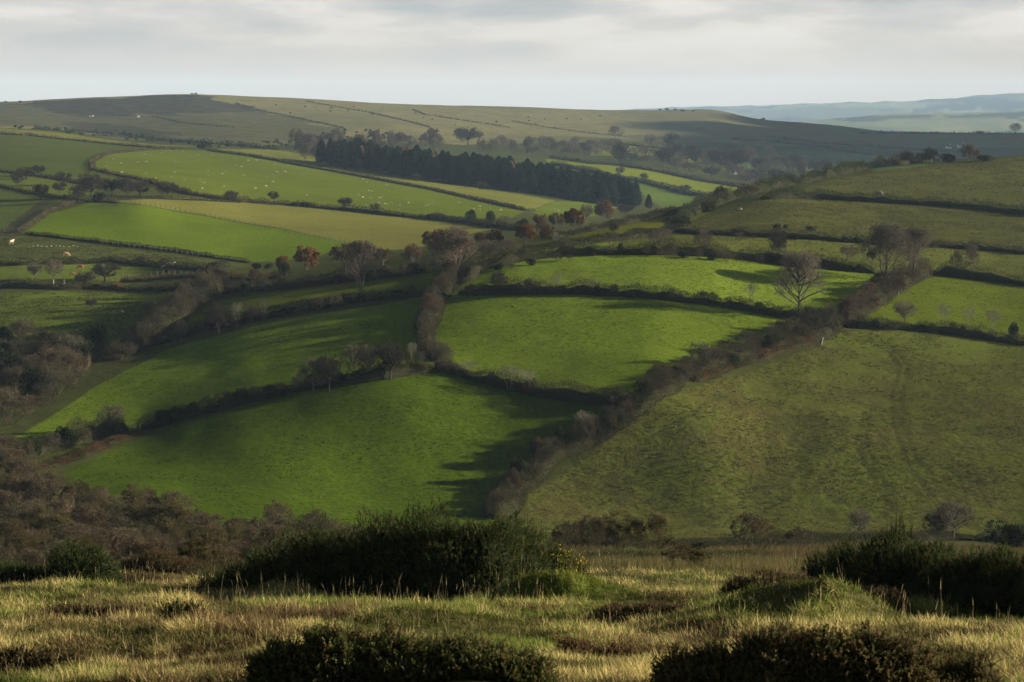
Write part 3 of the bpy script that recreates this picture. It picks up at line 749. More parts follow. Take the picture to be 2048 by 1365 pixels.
def hedge(label, line, hp, wm, mix, group=None, wild=.35, dens=1.0, name='hedge', cat='hedge', dmin=70., dmax=2e4):
    """line: picture positions of its foot; hp: its height there in picture rows; wm: width in metres; mix: colours with their weights"""
    P = np.array([hit(u, v, dmin, dmax) for u, v in line])
    # even stations along the run
    W = []
    for (u0, v0), (u1, v1) in zip(line[:-1], line[1:]):
        for k in range(5): W.append(hit(u0 + (u1 - u0) * k / 5, v0 + (v1 - v0) * k / 5, dmin, dmax))
    W.append(P[-1]); W = np.array(W)
    sl = np.concatenate([[0], np.cumsum(np.linalg.norm(np.diff(W[:, :2], axis=0), axis=1))]); tot = sl[-1]
    Dm = float(np.mean(W[:, 1])); H0 = hp * px(Dm)
    n = max(8, int(tot / max(.6, H0 * .55)))
    s = np.linspace(0, tot, n)
    X = np.interp(s, sl, W[:, 0]); Y = np.interp(s, sl, W[:, 1])
    sx = vnoise(s / 7, s * 0 + len(line), 3) * .5; 
    tx = np.gradient(X); ty = np.gradient(Y); tl = np.hypot(tx, ty); nx, ny = -ty / tl, tx / tl
    X = X + nx * sx; Y = Y + ny * sx
    seed = int(abs(line[0][0] * 3 + line[0][1] * 7)) % 97
    def hh(q): return H0 * np.maximum(.35, 1 + wild * (.9 * vnoise(q / (H0 * 2.2), q * 0 + .3, seed) + .5 * vnoise(q / (H0 * .7), q * 0 + .7, seed + 5)))
    def ww(q): return wm * (1 + .3 * vnoise(q / (wm * 1.6), q * 0, seed + 9))
    # bank
    A = np.linspace(0, math.pi, 8); hs, ws = hh(s) * .64, ww(s) * .66
    ends = np.minimum(1, np.minimum(s, tot - s) / max(H0, .5) * .6 + .25); hs = hs * ends; ws = ws * ends
    bx = X[:, None] + nx[:, None] * np.cos(A)[None] * ws[:, None] / 2; by = Y[:, None] + ny[:, None] * np.cos(A)[None] * ws[:, None] / 2
    jit = 1 + .22 * vnoise(s[:, None] / (H0 * .5) + 0 * A[None], A[None] * 2 + 0 * s[:, None], seed + 2)
    bz = height(bx, by) - .15 + (np.sin(A)[None] ** .7) * hs[:, None] * jit
    V = np.stack([bx, by, bz], -1).reshape(-1, 3)
    idx = np.arange(n * 8).reshape(n, 8)
    Q = np.stack([idx[:-1, :-1], idx[1:, :-1], idx[1:, 1:], idx[:-1, 1:]], -1).reshape(-1, 4)
    c = W[len(W) // 2]
    r = thing(name, label, cat, tuple(c), 0, group)
    meshobj('bank', V - c, Q, M_BANK, r, None, True)
    # foliage
    ls = max(.07, px(Dm) * 1.9)
    N = int(dens * 1.15 * tot * (H0 * 1.3 + wm) / ls**2)
    N = min(N, 80000)
    q = rng.random(N) * tot; zf = np.arcsin(rng.random(N) ** 1.43); a = np.where(rng.random(N) < .42, np.arccos(1 - 2 * rng.random(N)), np.where(rng.random(N) < .5, zf, math.pi - zf)); rr = .70 + .36 * rng.random(N)
    e = np.minimum(1, np.minimum(q, tot - q) / max(H0, .5) * .6 + .25)
    xx = np.interp(q, s, X); yy = np.interp(q, s, Y); nnx = np.interp(q, s, nx); nny = np.interp(q, s, ny)
    off = np.cos(a) * ww(q) * .5 * rr * e
    xx += nnx * off; yy += nny * off
    zz = height(xx, yy) + np.sin(a) ** .7 * hh(q) * rr * e
    pal = np.concatenate([np.array(HEDGE_C[m]) for m, _ in mix]); wt = np.concatenate([np.full(len(HEDGE_C[m]), f / len(HEDGE_C[m])) for m, f in mix])
    # colour runs in patches, plant by plant
    cell = np.floor(q / (H0 * 1.5) + vnoise(q / 3, zz, 4)).astype(int)
    pick = np.random.default_rng(seed).choice(len(pal), size=cell.max() - cell.min() + 2, p=wt / wt.sum())
    own = rng.choice(len(pal), size=N, p=wt / wt.sum())
    C = pal[np.where(rng.random(N) < .6, pick[cell - cell.min()], own)] * (1 + .4 * (rng.random((N, 1)) * 2 - 1))
    G = Geo(); Pn = np.stack([xx, yy, zz], 1) - c
    up = np.stack([nnx * np.cos(a), nny * np.cos(a), np.sin(a) + .5], 1)
    dd = unit(up * .8 + rng.normal(size=(N, 3)) * .55)
    G.blades(Pn, dd, ls * (.9 + 1.1 * rng.random(N)), ls * .55, C)
    # thin sprays standing out of the top
    M = int(N * .10); k = rng.integers(0, N, M); top = np.sin(a[k]) > .6; k = k[top]; M = len(k)
    G.blades(Pn[k], unit(np.array([0, 0, 1.]) + rng.normal(size=(M, 3)) * .3), H0 * (.15 + .35 * rng.random(M)), ls * .3, C[k] * 1.25)
    G.build('foliage', M_LEAF, r)
    return r


GB = [('green', .65), ('brown', .35)]; BR = [('brown', .7), ('red', .15), ('green', .15)]; GR = [('gorse', .8), ('brown', .2)]; TN = [('tan', .8), ('green', .2)]
RB = [('bracken', .75), ('brown', .25)]
HG = 'hedges between the fields'
for lab, line, hp, wm, mix, wild in [
 ('long dark hedge with gateway end running below the middle left field', [(284,862),(360,842),(470,812),(600,780),(720,765),(800,752),(872,742)], 26, 2.6, GB, .5),
 ('bushy dark hedge from the wooden field gate down to the bracken', [(40,922),(90,905),(150,888),(210,874),(256,866)], 34, 3., GB, .6),
 ('strip of rust brown bracken below the bushy gate hedge', [(55,945),(110,932),(170,912),(220,890),(262,876)], 14, 2.4, RB, .5),
 ('sagging hedge along the foot of the round centre field', [(870,735),(960,765),(1060,787),(1160,806),(1240,815),(1275,822)], 30, 2.6, BR, .5),
 ('tall overgrown diagonal hedge between bright field and rough olive pasture', [(990,1040),(1030,980),(1100,925),(1180,888),(1250,850),(1300,805),(1370,757),(1480,722),(1560,697),(1640,672),(1690,648)], 26, 3.6, [('brown',.6),('green',.3),('red',.1)], .7),
 ('strip of orange bracken along the upper diagonal hedge', [(1390,765),(1480,730),(1560,706),(1630,683)], 12, 2., RB, .4),
 ('upright brown hedge on the left edge of the round centre field', [(900,560),(885,590),(862,620),(850,660),(856,700),(880,725)], 28, 4., BR, .5),
 ('curved dark hedge between the round centre field and the bright field above', [(915,590),(1000,590),(1120,588),(1240,592),(1360,602),(1450,614),(1530,628),(1600,639),(1665,643)], 26, 2.8, GB, .5),
 ('hedge along the top of the bright upper centre field', [(925,568),(960,540),(1040,522),(1130,511),(1240,509),(1400,512),(1500,520),(1560,530),(1650,538),(1750,548)], 24, 2.8, GB, .55),
 ('reddish brown hedge climbing from the hedge corner to the bare trees', [(1690,655),(1730,620),(1775,590),(1815,568),(1850,548)], 32, 4.2, [('brown',.5),('red',.5)], .5),
 ('low dark hedge above the rough olive pasture on the right', [(1695,655),(1800,658),(1900,668),(1980,680),(2080,694)], 20, 2.4, GB, .5),
 ('dark hedge leaving the tall bare trees to the right', [(1862,550),(1940,558),(2000,566),(2080,576)], 22, 2.4, GB, .5),
 ('straight dark hedge bank below the upper rough pasture', [(1340,466),(1420,470),(1480,472),(1560,476),(1650,481),(1740,488),(1820,494),(1900,496),(2080,510)], 15, 2.4, GB, .5),
 ('dark hedge bank between the two highest right pastures', [(1520,400),(1560,398),(1640,399),(1760,405),(1870,412),(1960,420),(2080,434)], 18, 2.8, [('green',.6),('gorse',.4)], .35),
 ('gorse lined hedge climbing the skyline of the right spur', [(1360,444),(1410,420),(1460,402),(1510,387),(1570,374),(1650,357),(1740,338),(1810,328),(1880,322)], 18, 3.4, GR, .7),
 ('hedge bank sweeping up from the autumn trees to the gorse', [(1110,478),(1160,468),(1220,456),(1290,441),(1350,428),(1410,418)], 13, 2.4, GB, .5),
 ('dark hedge below the narrow sunlit sliver field', [(1040,508),(1120,494),(1190,487),(1240,482),(1300,474),(1345,468)], 16, 2.6, GB, .4),
 ('dark hedge with long shadow above the middle left field', [(300,695),(380,670),(470,650),(570,630),(700,607),(790,597),(852,590)], 20, 2.4, GB, .4),
 ('dark hedge along the left of the narrow stream meadow', [(446,588),(520,582),(600,576),(700,563),(790,552),(862,545)], 22, 2.6, GB, .55),
 ('broad brown thicket hedge running down the left meadow edge', [(442,575),(410,598),(380,618),(350,640),(315,664),(280,690),(250,712)], 34, 5.5, BR, .5),
 ('scrubby hedge along the bottom of the far left meadow', [(-20,575),(60,577),(120,580),(190,578),(260,582),(360,581),(440,574)], 16, 3., [('green',.5),('bracken',.5)], .5),
 ('dark scrub hedge below the cattle field on the left', [(-20,533),(60,530),(150,528),(230,526),(300,532),(420,545)], 12, 3., GB, .7),
 ('bracken strip between stream thicket and lower cattle meadow', [(240,565),(300,562),(350,555),(420,556),(500,560),(560,558)], 10, 3., RB, .5),
 ('thin dark wall hedge below the brightest left field', [(50,469),(120,477),(200,487),(290,497),(350,504),(450,521),(500,527)], 8, 1.8, GB, .25),
 ('low straggling hedge under the sheep pasture', [(300,366),(380,390),(480,405),(590,412),(700,423),(780,432),(850,438),(930,446)], 10, 2.4, [('green',.5),('bracken',.5)], .5),
 ('dense dark hedge from the sheep pasture to the autumn trees', [(850,438),(920,446),(980,455),(1040,462)], 14, 3., GB, .4),
 ('thin dark wall line above the sheep pasture', [(414,302),(500,313),(600,332),(700,350),(850,378),(960,402),(1050,422)], 5, 1.8, GB, .15),
 ('pale bank curling round the left end of the sheep pasture', [(300,364),(240,352),(186,340),(184,325),(210,310),(290,301),(360,299)], 5, 1.6, TN, .2),
 ('pale earth bank on the left edge of the brightest field', [(40,466),(70,445),(96,426),(145,408),(207,404),(240,408)], 6, 1.8, TN, .3),
 ('low brown bank across the far left upper fields', [(-20,268),(60,272),(120,279),(250,292),(350,300)], 5, 2., TN, .25),
 ('thin dark bank above the left hawthorn field', [(-20,342),(50,350),(100,357),(185,372)], 5, 1.6, GB, .25),
 ('thin dark bank through the left hawthorns', [(-20,370),(60,387),(110,396),(185,404),(300,398),(400,402),(480,406)], 6, 1.6, GB, .4),
 ('dark hedge between the two bright far valley fields', [(1100,330),(1160,340),(1217,353),(1270,362),(1320,375),(1380,391),(1440,398)], 9, 4., GB, .5),
 ('dark hedge along the top of the bright far valley field', [(1100,316),(1180,328),(1240,332),(1320,345),(1400,362),(1500,378)], 6, 4., GB, .4),
 ('dark hedge with small trees across the distant bright slope', [(1232,288),(1300,296),(1370,303),(1440,314),(1500,318)], 5, 4., GB, .4),
 ('dark hedge in cloud shade on the distant right slope', [(1465,280),(1540,284),(1623,293),(1727,309),(1800,316)], 4, 4., GB, .7),
 ('upper dark hedge in cloud shade on the distant right slope', [(1530,274),(1651,288),(1740,294),(1830,302),(1960,308)], 3.5, 4., GB, .7),
 ('dark skyline hedge of the distant right slope', [(1720,268),(1800,268),(1900,269),(2000,269),(2080,269)], 3.5, 5., GB, .7),
 ('dark stream hedge far left below the lower meadow', [(-20,705),(60,705),(130,712),(200,722),(250,718)], 26, 5., GB, .5),
 ('dark hedge across the valley floor below the rough pasture', [(1130,1092),(1250,1098),(1380,1100),(1500,1096),(1620,1090),(1760,1082),(1900,1080),(2080,1088)], 20, 3.6, [('green',.7),('brown',.3)], .5),
 ('low gorse clumped hedge on the near side of the valley floor', [(1150,1122),(1240,1124),(1340,1126),(1450,1120),(1560,1122)], 14, 4., [('gorse',.5),('tan',.3),('brown',.2)], .8),
 ('thin dark wall on the moor beside the heather patch', [(470,207),(520,222),(600,238),(690,258)], 1.2, 1.4, GB, .5),
 ('thin dark wall climbing the bright upper moor', [(610,203),(660,212),(740,226),(830,247),(860,256)], 1.2, 1.4, GB, .5),
 ('broken dark bank on the middle moor', [(1025,243),(1090,255),(1170,266),(1250,274)], 1.1, 1.4, GB, .5),
 ('faint dark bank on the far upper moor', [(825,220),(850,230),(930,242),(1020,256)], 1.1, 1.4, GB, .5),
 ('broken dark line low on the left moor', [(300,232),(360,246),(470,256)], 1., 1.4, GB, .5),
 ('dark hedge bank above the upper left bright field', [(70,258),(150,266),(240,268),(330,282),(450,290),(560,300)], 5, 5., [('gorse',.7),('brown',.3)], 1.),
]:
    hedge(lab, line, hp, wm, mix, HG, wild, dmax=900. if 'skyline of the right spur' in lab or 'highest right' in lab or 'sweeping up' in lab else 2e4)
# ---------------------------------------------------------------- trees and bushes, one row each: kind, foot in the picture, height, width, what it looks like
TREES = [
 ('tall',1597,636,138,112,'tall solitary bare tree with round open crown on the curved dark hedge'),
 ('multi',723,604,124,92,'tall bare tree with several trunks on the hedge above the middle left field'),
 ('ash',905,560,108,112,'large pale bare tree filling the hedge corner left of the bright upper field'),
 ('multi',1772,572,124,118,'big bare tree, left one of the pair at the right hedge junction'),
 ('multi',1828,564,110,98,'big bare tree, right one of the pair at the right hedge junction'),
 ('spreading',1406,507,42,38,'small round bare tree on the upper hedge below the pale gatepost'),
 ('thorn',1555,516,54,38,'dense grey bare tree on the upper hedge above the tall solitary tree'),
 ('spreading',1319,506,44,42,'round bare tree on the hedge left of the small gatepost tree'),
 ('spreading',1696,522,28,36,'small pale spreading tree in the strip field left of the big bare pair'),
 ('thorn',1744,530,30,20,'small bare tree close beside the big bare pair'),
 ('spreading',1911,546,40,24,'slim bare tree, left of two on the hedge right of the big pair'),
 ('spreading',1940,550,54,42,'taller bare tree, right of two on the hedge right of the big pair'),
 ('sapling',1503,617,44,34,'pale thin sapling on the curved hedge left of the tall solitary tree'),
 ('spreading',1809,650,42,42,'round bare tree on the low hedge above the rough olive pasture'),
 ('sapling',1885,656,42,34,'pale sapling nearest the round bare tree on the low right hedge'),
 ('sapling',1938,662,44,32,'pale sapling in the middle of the low right hedge'),
 ('sapling',1985,668,42,36,'pale sapling beside the dark bush on the low right hedge'),
 ('ivy',2030,678,32,32,'dark evergreen bush at the right end of the low hedge'),
 ('ivy',1762,585,40,46,'dark ivy bush under the big bare pair'),
 ('redshrub',1790,590,34,46,'reddish shrub at the foot of the big bare pair'),
 ('shrub',1820,570,34,44,'brown shrub under the right tree of the big bare pair'),
 ('thorn',998,585,38,36,'small ragged hawthorn on the curved hedge near its left end'),
 ('thorn',1057,585,26,18,'tiny hawthorn on the curved hedge right of the ragged one'),
 ('sapling',1116,583,30,30,'pale wispy sapling on the curved hedge past the hawthorns'),
 ('sapling',1183,586,26,26,'short pale sapling midway along the curved hedge'),
 ('greyshrub',1224,492,28,36,'grey shrub beside the hedge below the sunlit sliver field'),
 ('thorn',1228,470,22,20,'dark little tree on the bank above the sunlit sliver field'),
 ('sapling',1110,492,24,24,'pale sapling at the left of the sunlit sliver field'),
 ('gorse',1352,458,28,56,'big dark gorse clump on the spur beside the pale gateway'),
 ('gorse',1410,424,22,44,'gorse clump on the rising hedge of the right spur'),
 ('redshrub',1500,392,20,30,'rusty shrub where the rising hedge meets the highest pasture'),
 ('thorn',1820,330,24,48,'wide dark wind shaped thorn on the skyline of the right spur'),
 ('thorn',1859,330,30,30,'round dark thorn in the middle of the skyline trees'),
 ('rust',1939,322,32,38,'reddish round tree topping the skyline of the right spur'),
 ('gorse',1899,324,16,46,'low dark gorse between the skyline trees'),
 ('gorse',1972,322,12,36,'low gorse just right of the reddish skyline tree'),
 ('gorse',1553,462,15,18,'upright small gorse in the pasture above the straight bank'),
 ('gorse',1572,458,9,18,'low round gorse in the pasture beside the upright one'),
 ('gorse',1623,462,9,24,'flat gorse in the pasture above the straight bank'),
 ('greyshrub',1480,482,18,24,'small grey shrub on the straight hedge bank'),
 # stream trees in autumn colour
 ('autumn',613,541,48,54,'bright orange autumn tree at the foot of the brightest field'),
 ('autumn',566,545,32,32,'yellow green turning tree left of the bright orange one'),
 ('ivy',572,556,34,30,'dark ivied tree in front of the orange tree'),
 ('rust',690,540,52,64,'broad red brown tree behind the tall many trunked tree'),
 ('rust',766,530,34,50,'red brown tree between the many trunked tree and the big pale one'),
 ('rust',826,538,50,46,'brown tree with rusty crown just left of the big pale tree'),
 ('autumn',868,500,40,50,'dark red autumn tree showing behind the big pale tree'),
 ('autumn',960,492,26,26,'golden brown small tree right of the big pale tree'),
 ('autumn',990,492,32,36,'round rusty tree at the field corner right of the big pale tree'),
 ('spreading',972,526,40,44,'dark bare tree at the right shoulder of the big pale tree'),
 ('spreading',1014,520,36,56,'low pale spreading tree on the hedge right of the big pale tree'),
 ('autumn',1052,487,38,48,'bright russet tree at the bottom of the olive field'),
 ('rust',1082,474,46,40,'tall brown tree in the stream line above the russet one'),
 ('autumn',1092,480,26,28,'small golden tree beside the bright russet tree'),
 ('rust',1112,464,38,38,'purple brown tree in the middle of the stream line'),
 ('autumn',1146,460,42,42,'rust coloured tree below the small far gate'),
 ('spreading',1172,452,38,28,'bare pale brown tree between two rust coloured trees'),
 ('autumn',1207,444,42,40,'orange brown tree at the right end of the stream line'),
 ('thorn',1252,432,20,32,'dark spreading thorn below the right end of the conifers'),
 ('ivy',942,440,20,26,'dark bush at the end of the sheep pasture hedge'),
 ('ivy',978,448,26,30,'dark bush second along the end of the sheep pasture hedge'),
 ('spreading',1009,458,24,36,'grey bare tree between the dark bushes and the russet tree'),
 ('ivy',1046,462,24,34,'dark bush behind the bright russet tree'),
 # left meadows
 ('thorn',437,668,54,58,'dark dense hawthorn with two stems on the shadowed left hedge'),
 ('thorn',504,647,32,30,'small hawthorn right of the dense dark one on the left hedge'),
 ('spreading',362,684,40,28,'bare upright tree on the hedge left of the dense hawthorn'),
 ('sapling',475,656,46,24,'tall pale sapling between the two hawthorns on the left hedge'),
 ('sapling',527,640,38,22,'thin pale sapling right of the small hawthorn'),
 ('greyshrub',605,628,26,30,'greyish shrub first along the shadowed left hedge'),
 ('greyshrub',640,622,30,34,'greyish shrub second along the shadowed left hedge'),
 ('greyshrub',672,618,30,34,'greyish shrub nearest the many trunked tree'),
 ('thorn',183,620,20,22,'tiny lone thorn in the middle of the left meadow'),
 ('thorn',90,700,38,40,'dark thorn above the valley scrub in the far left'),
 ('greyshrub',40,706,30,44,'grey shrub at the far left end of the stream hedge'),
 ('spreading',70,560,30,30,'pale small bare tree at the left cattle field'),
 ('spreading',108,562,38,38,'pale round bare tree above the two light posts'),
 ('thorn',211,563,34,56,'flat topped dark thorn tree in the left cattle field'),
 ('thorn',170,578,30,38,'dark bush below the flat topped thorn'),
 ('gorse',335,545,9,20,'small dark gorse beside the white cow'),
 ('redshrub',508,568,30,28,'reddish shrub left of the dark ivied tree'),
 ('shrub',440,545,26,44,'brown shrub on the stream left of the reddish shrub'),
 ('ivy',420,545,20,34,'dark bush on the stream below the brightest field'),
 ('gorse',282,528,16,26,'dark gorse at the upper edge of the cattle field'),
 ('gorse',330,530,14,26,'second dark gorse along the upper edge of the cattle field'),
 ('gorse',513,538,12,26,'small dark bush below the lower corner of the brightest field'),
 ('gorse',534,538,11,22,'dark bush close to the yellow green turning tree'),
 # hawthorns on the far left bank
 ('thorn',36,374,28,26,'leftmost small hawthorn on the far left bank'),
 ('thorn',53,359,22,36,'wide hawthorn second from the left on the far bank'),
 ('thorn',76,353,20,28,'hawthorn at the field bank behind the wide one'),
 ('thorn',127,372,25,32,'rounded hawthorn alone between the two left groups'),
 ('thorn',119,387,20,28,'low hawthorn just below the lone rounded one'),
 ('thorn',82,399,27,30,'hawthorn standing lowest beside the farm track'),
 ('thorn',155,406,33,30,'upright hawthorn at the head of the farm track'),
 ('thorn',182,398,48,48,'biggest dark hawthorn at the left of the clump'),
 ('thorn',224,394,33,44,'broad hawthorn right of the biggest one in the clump'),
 ('thorn',253,395,36,34,'tall narrow hawthorn in the middle of the clump'),
 ('thorn',280,393,28,38,'leaning hawthorn at the right of the clump'),
 ('thorn',336,397,28,42,'flat crowned hawthorn apart on the right of the clump'),
 ('gorse',196,405,20,30,'dark bush under the biggest hawthorn of the clump'),
 ('thorn',463,404,20,28,'round thorn first along the sheep pasture hedge'),
 ('thorn',547,404,19,22,'small thorn second along the sheep pasture hedge'),
 ('thorn',690,419,21,28,'round dark thorn third along the sheep pasture hedge'),
 ('thorn',750,426,17,20,'small round thorn fourth along the sheep pasture hedge'),
 ('gorse',592,413,9,26,'low gorse on the sheep pasture hedge'),
 ('gorse',618,415,10,28,'second low gorse on the sheep pasture hedge'),
 ('gorse',408,299,14,30,'dark bush at the top gate of the sheep pasture'),
 # middle hedges
 ('spreading',706,764,66,48,'round crowned bare tree, first of the row of three on the lower left hedge'),
 ('spreading',737,762,64,42,'slender bare tree, middle of the row of three on the lower left hedge'),
 ('thorn',780,760,70,58,'darkest bare tree, last of the row of three on the lower left hedge'),
 ('spreading',628,786,62,60,'wide bare tree left of the row of three'),
 ('thorn',658,784,66,46,'dark bare tree close beside the wide one'),
 ('spreading',224,864,48,54,'bare bushy tree just left of the wooden field gate'),
 ('shrub',413,826,36,56,'brown shrub on the lower left hedge beyond the gate'),
 ('greyshrub',446,818,40,40,'taller grey shrub on the lower left hedge'),
 ('greyshrub',483,808,36,34,'narrow grey shrub on the lower left hedge'),
 ('ivy',330,850,30,70,'low dark evergreen mass beside the wooden field gate'),
 ('sapling',825,730,40,24,'pale sapling in the shaded field corner'),
 ('greyshrub',885,742,56,54,'big grey shrub in the crook of the centre hedges'),
 ('sapling',845,740,34,20,'thin sapling beside the big grey shrub'),
 ('sapling',938,755,30,46,'pale low sapling on the sagging hedge nearest the crook'),
 ('sapling',1019,781,44,50,'pale spreading sapling midway on the sagging hedge'),
 ('sapling',1054,788,44,42,'pale sapling right of the spreading one on the sagging hedge'),
 ('sapling',1168,872,46,40,'pale bushy sapling standing above the diagonal hedge'),
 ('sapling',1225,818,24,22,'small pale sapling near the hedge corner'),
 # valley floor
 ('olivewillow',1235,1105,82,110,'wide olive brown willow with dark limbs on the valley floor'),
 ('olivewillow',1300,1108,80,100,'olive willow right of the widest one on the valley floor'),
 ('willow',1140,1105,62,90,'thin brown willow left of the widest one on the valley floor'),
 ('willow',1180,1100,70,80,'brown willow tucked behind the widest one'),
 ('willow',1505,1112,88,110,'brown bare tree with leaning limbs on the right valley floor'),
 ('spreading',1717,1082,58,44,'small bare tree beyond the big right gorse'),
 ('spreading',1905,1082,72,88,'round grey bare tree beyond the big right gorse'),
 ('thorn',1872,1080,50,50,'darker small tree beside the round grey one'),
 ('ivy',2030,1098,56,100,'dark evergreen mass at the far right of the valley floor'),
 ('olivewillow',1365,1160,48,112,'rounded olive bush below the crest in the centre right'),
 ('gorse',1395,1105,22,40,'dark gorse left of the leaning valley tree'),
 ('gorse',1375,1112,18,44,'lower dark gorse left of the leaning valley tree'),
 ('willow',1600,1098,44,70,'low brown scrub right of the leaning valley tree'),
 # far
 ('spreading',1231,280,24,32,'round brown tree where the far field meets the moor'),
 ('spreading',1300,292,20,24,'bare tree on the far bright slope, left of the dark round one'),
 ('thorn',1343,297,28,30,'dark round tree on the far bright slope'),
 ('thorn',936,292,32,54,'domed brown tree above the conifers'),
 ('gorse',1526,242,6,9,'solitary dark bush on the far right skyline'),
 ('spreading',2031,269,20,24,'bare tree at the far right skyline edge'),
 ('gorse',1960,268,6,14,'tiny dark bush on the far right skyline'),
 ('thorn',1240,352,16,18,'small thorn on the left of the far valley hedge'),
 ('thorn',1288,362,14,16,'small thorn midway on the far valley hedge'),
 ('thorn',1370,388,16,24,'small thorn low on the far valley hedge'),
]
for t in TREES:
    e_ = 1.15 if t[0] in ('spreading', 'sapling', 'thorn') else 1.
    plant_at(t[0], t[1], t[2], t[3] * e_, t[4] * e_, *t[5:])


def scatter(kinds, group, label, spots, hp, wp, cat=None, dmin=70.):
    for i, (u, v) in enumerate(spots):
        k = kinds[i % len(kinds)]; f = .62 + .72 * random.random()
        plant_at(k, u, v, hp * f, wp * (.7 + .6 * random.random()), label, group, cat, dmin)


def along(line, n, jit=3):
    L = np.array(line, float); sl = np.concatenate([[0], np.cumsum(np.hypot(*np.diff(L, axis=0).T))])
    t = (np.arange(n) + rng.random(n) * .8) / n * sl[-1]
    return [(np.interp(q, sl, L[:, 0]) + rng.normal() * jit, np.interp(q, sl, L[:, 1]) + rng.normal() * jit * .5) for q in t]


def within(poly, n, gap):
    out = []; xs = [p[0] for p in poly]; ys = [p[1] for p in poly]; tries = 0
    while len(out) < n and tries < 20000:
        tries += 1
        u = random.uniform(min(xs), max(xs)); v = random.uniform(min(ys), max(ys))
        if inpoly(np.array([u]), np.array([v]), poly)[0] and all(((u - a) / gap)**2 + ((v - b) / (gap * .5))**2 > 1 for a, b in out): out.append((u, v))
    return sorted(out, key=lambda q: q[1])


scatter(['shrub', 'greyshrub', 'greyshrub', 'redshrub', 'shrub', 'greyshrub', 'ivy'], 'shrubs along the diagonal hedge', 'bare shrub growing in the tall overgrown diagonal hedge',
        along([(992,1030),(1030,970),(1100,918),(1180,880),(1250,842),(1300,798),(1370,750),(1480,716),(1560,692),(1640,668),(1690,640)], 60, 8), 43, 42, 'shrub')
scatter(['redshrub', 'shrub', 'greyshrub', 'shrub'], 'shrubs along the upright brown hedge', 'reddish brown shrub growing in the upright hedge beside the round centre field',
        along([(905,560),(880,595),(858,630),(850,670),(858,705)], 15, 4), 38, 34, 'shrub')
scatter(['shrub', 'greyshrub', 'shrub'], 'shrubs in the broad brown thicket', 'bare shrub in the broad brown thicket down the left meadow edge',
        along([(440,575),(400,600),(365,628),(330,655),(290,685),(255,710)], 30, 8), 44, 46, 'shrub')
scatter(['redshrub', 'shrub'], 'shrubs below the big bare pair', 'brown shrub in the reddish hedge below the big bare pair',
        along([(1692,650),(1725,622),(1760,598),(1800,576)], 15, 6), 36, 38, 'shrub')
scatter(['shrub', 'ivy', 'greyshrub'], 'shrubs in the far left stream thicket', 'shrub in the dark stream thicket at the far left below the meadow',
        within([(-10,700),(90,700),(200,712),(250,720),(180,760),(160,790),(60,820),(-10,830)], 22, 24), 52, 62, 'shrub')
scatter(['willow', 'willow', 'shrub'], 'domed trees at the far left bend', 'domed bare brown tree at the far left bend of the stream',
        [(30,790),(75,796),(115,790),(150,775),(60,830),(20,850),(110,760)], 58, 86, 'tree')
scatter(['willow', 'olivewillow', 'willow', 'shrub'], 'trees of the valley wood', 'bare brown willow in the wooded valley bottom below the lush field',
        within([(-20,985),(60,985),(130,1010),(260,1040),(430,1075),(620,1080),(700,1100),(700,1165),(-20,1165)], 85, 30), 68, 96, 'tree')
scatter(['shrub', 'willow'], 'scrub on the left wood edge', 'brown scrub tree at the left edge of the picture above the valley wood',
        [(-5,960),(25,955),(10,1000),(50,985),(-10,915),(20,925)], 62, 70, 'tree')
for nm, where, line, n, hp in [
 ('low shrubs on the curved hedge', 'low ragged shrub on the curved hedge between the two bright centre fields', [(925,588),(1120,586),(1360,600),(1640,638)], 22, 20),
 ('low shrubs on the upper field hedge', 'low ragged shrub on the hedge along the top of the bright upper field', [(950,545),(1240,508),(1560,530),(1740,546)], 22, 19),
 ('low shrubs on the sagging hedge', 'low ragged shrub on the sagging hedge under the round centre field', [(890,745),(1060,786),(1250,814)], 14, 22),
 ('low shrubs on the lower left hedge', 'low dark shrub on the lower left hedge beyond the field gate', [(300,858),(470,812),(600,780),(860,744)], 20, 26),
 ('low shrubs on the gate hedge', 'low dark shrub on the bushy hedge left of the field gate', [(45,922),(150,890),(250,868)], 9, 36),
 ('low shrubs on the shadowed left hedge', 'low dark shrub on the shadowed hedge above the middle left field', [(310,692),(470,650),(700,608),(845,590)], 18, 18),
 ('low shrubs on the stream meadow hedge', 'low dark shrub on the hedge left of the narrow stream meadow', [(450,588),(600,576),(850,546)], 12, 22),
 ('low shrubs on the right pasture hedge', 'low dark shrub on the hedge above the rough olive pasture', [(1710,656),(1900,668),(2060,690)], 10, 18),
 ('low shrubs on the straight bank', 'low dark shrub on the straight bank below the upper rough pasture', [(1345,466),(1560,476),(1820,493),(2050,507)], 18, 13)]:
    scatter(['shrub', 'gorse', 'greyshrub', 'ivy', 'shrub'], nm, where, along(line, n, 3), hp, hp * 1.25, 'shrub')
for u, v, h, w, l in [(716,342,22,34,'dark domed brown tree at the lower left edge of the conifers'),(690,338,20,28,'smaller domed tree at the left foot of the conifers'),(832,362,16,26,'brown bush in front of the conifers left of centre'),(960,380,18,34,'pale brown bush in front of the middle of the conifers')]:
    plant_at('shrub', u, v, h, w, l, None, 'tree', 700)
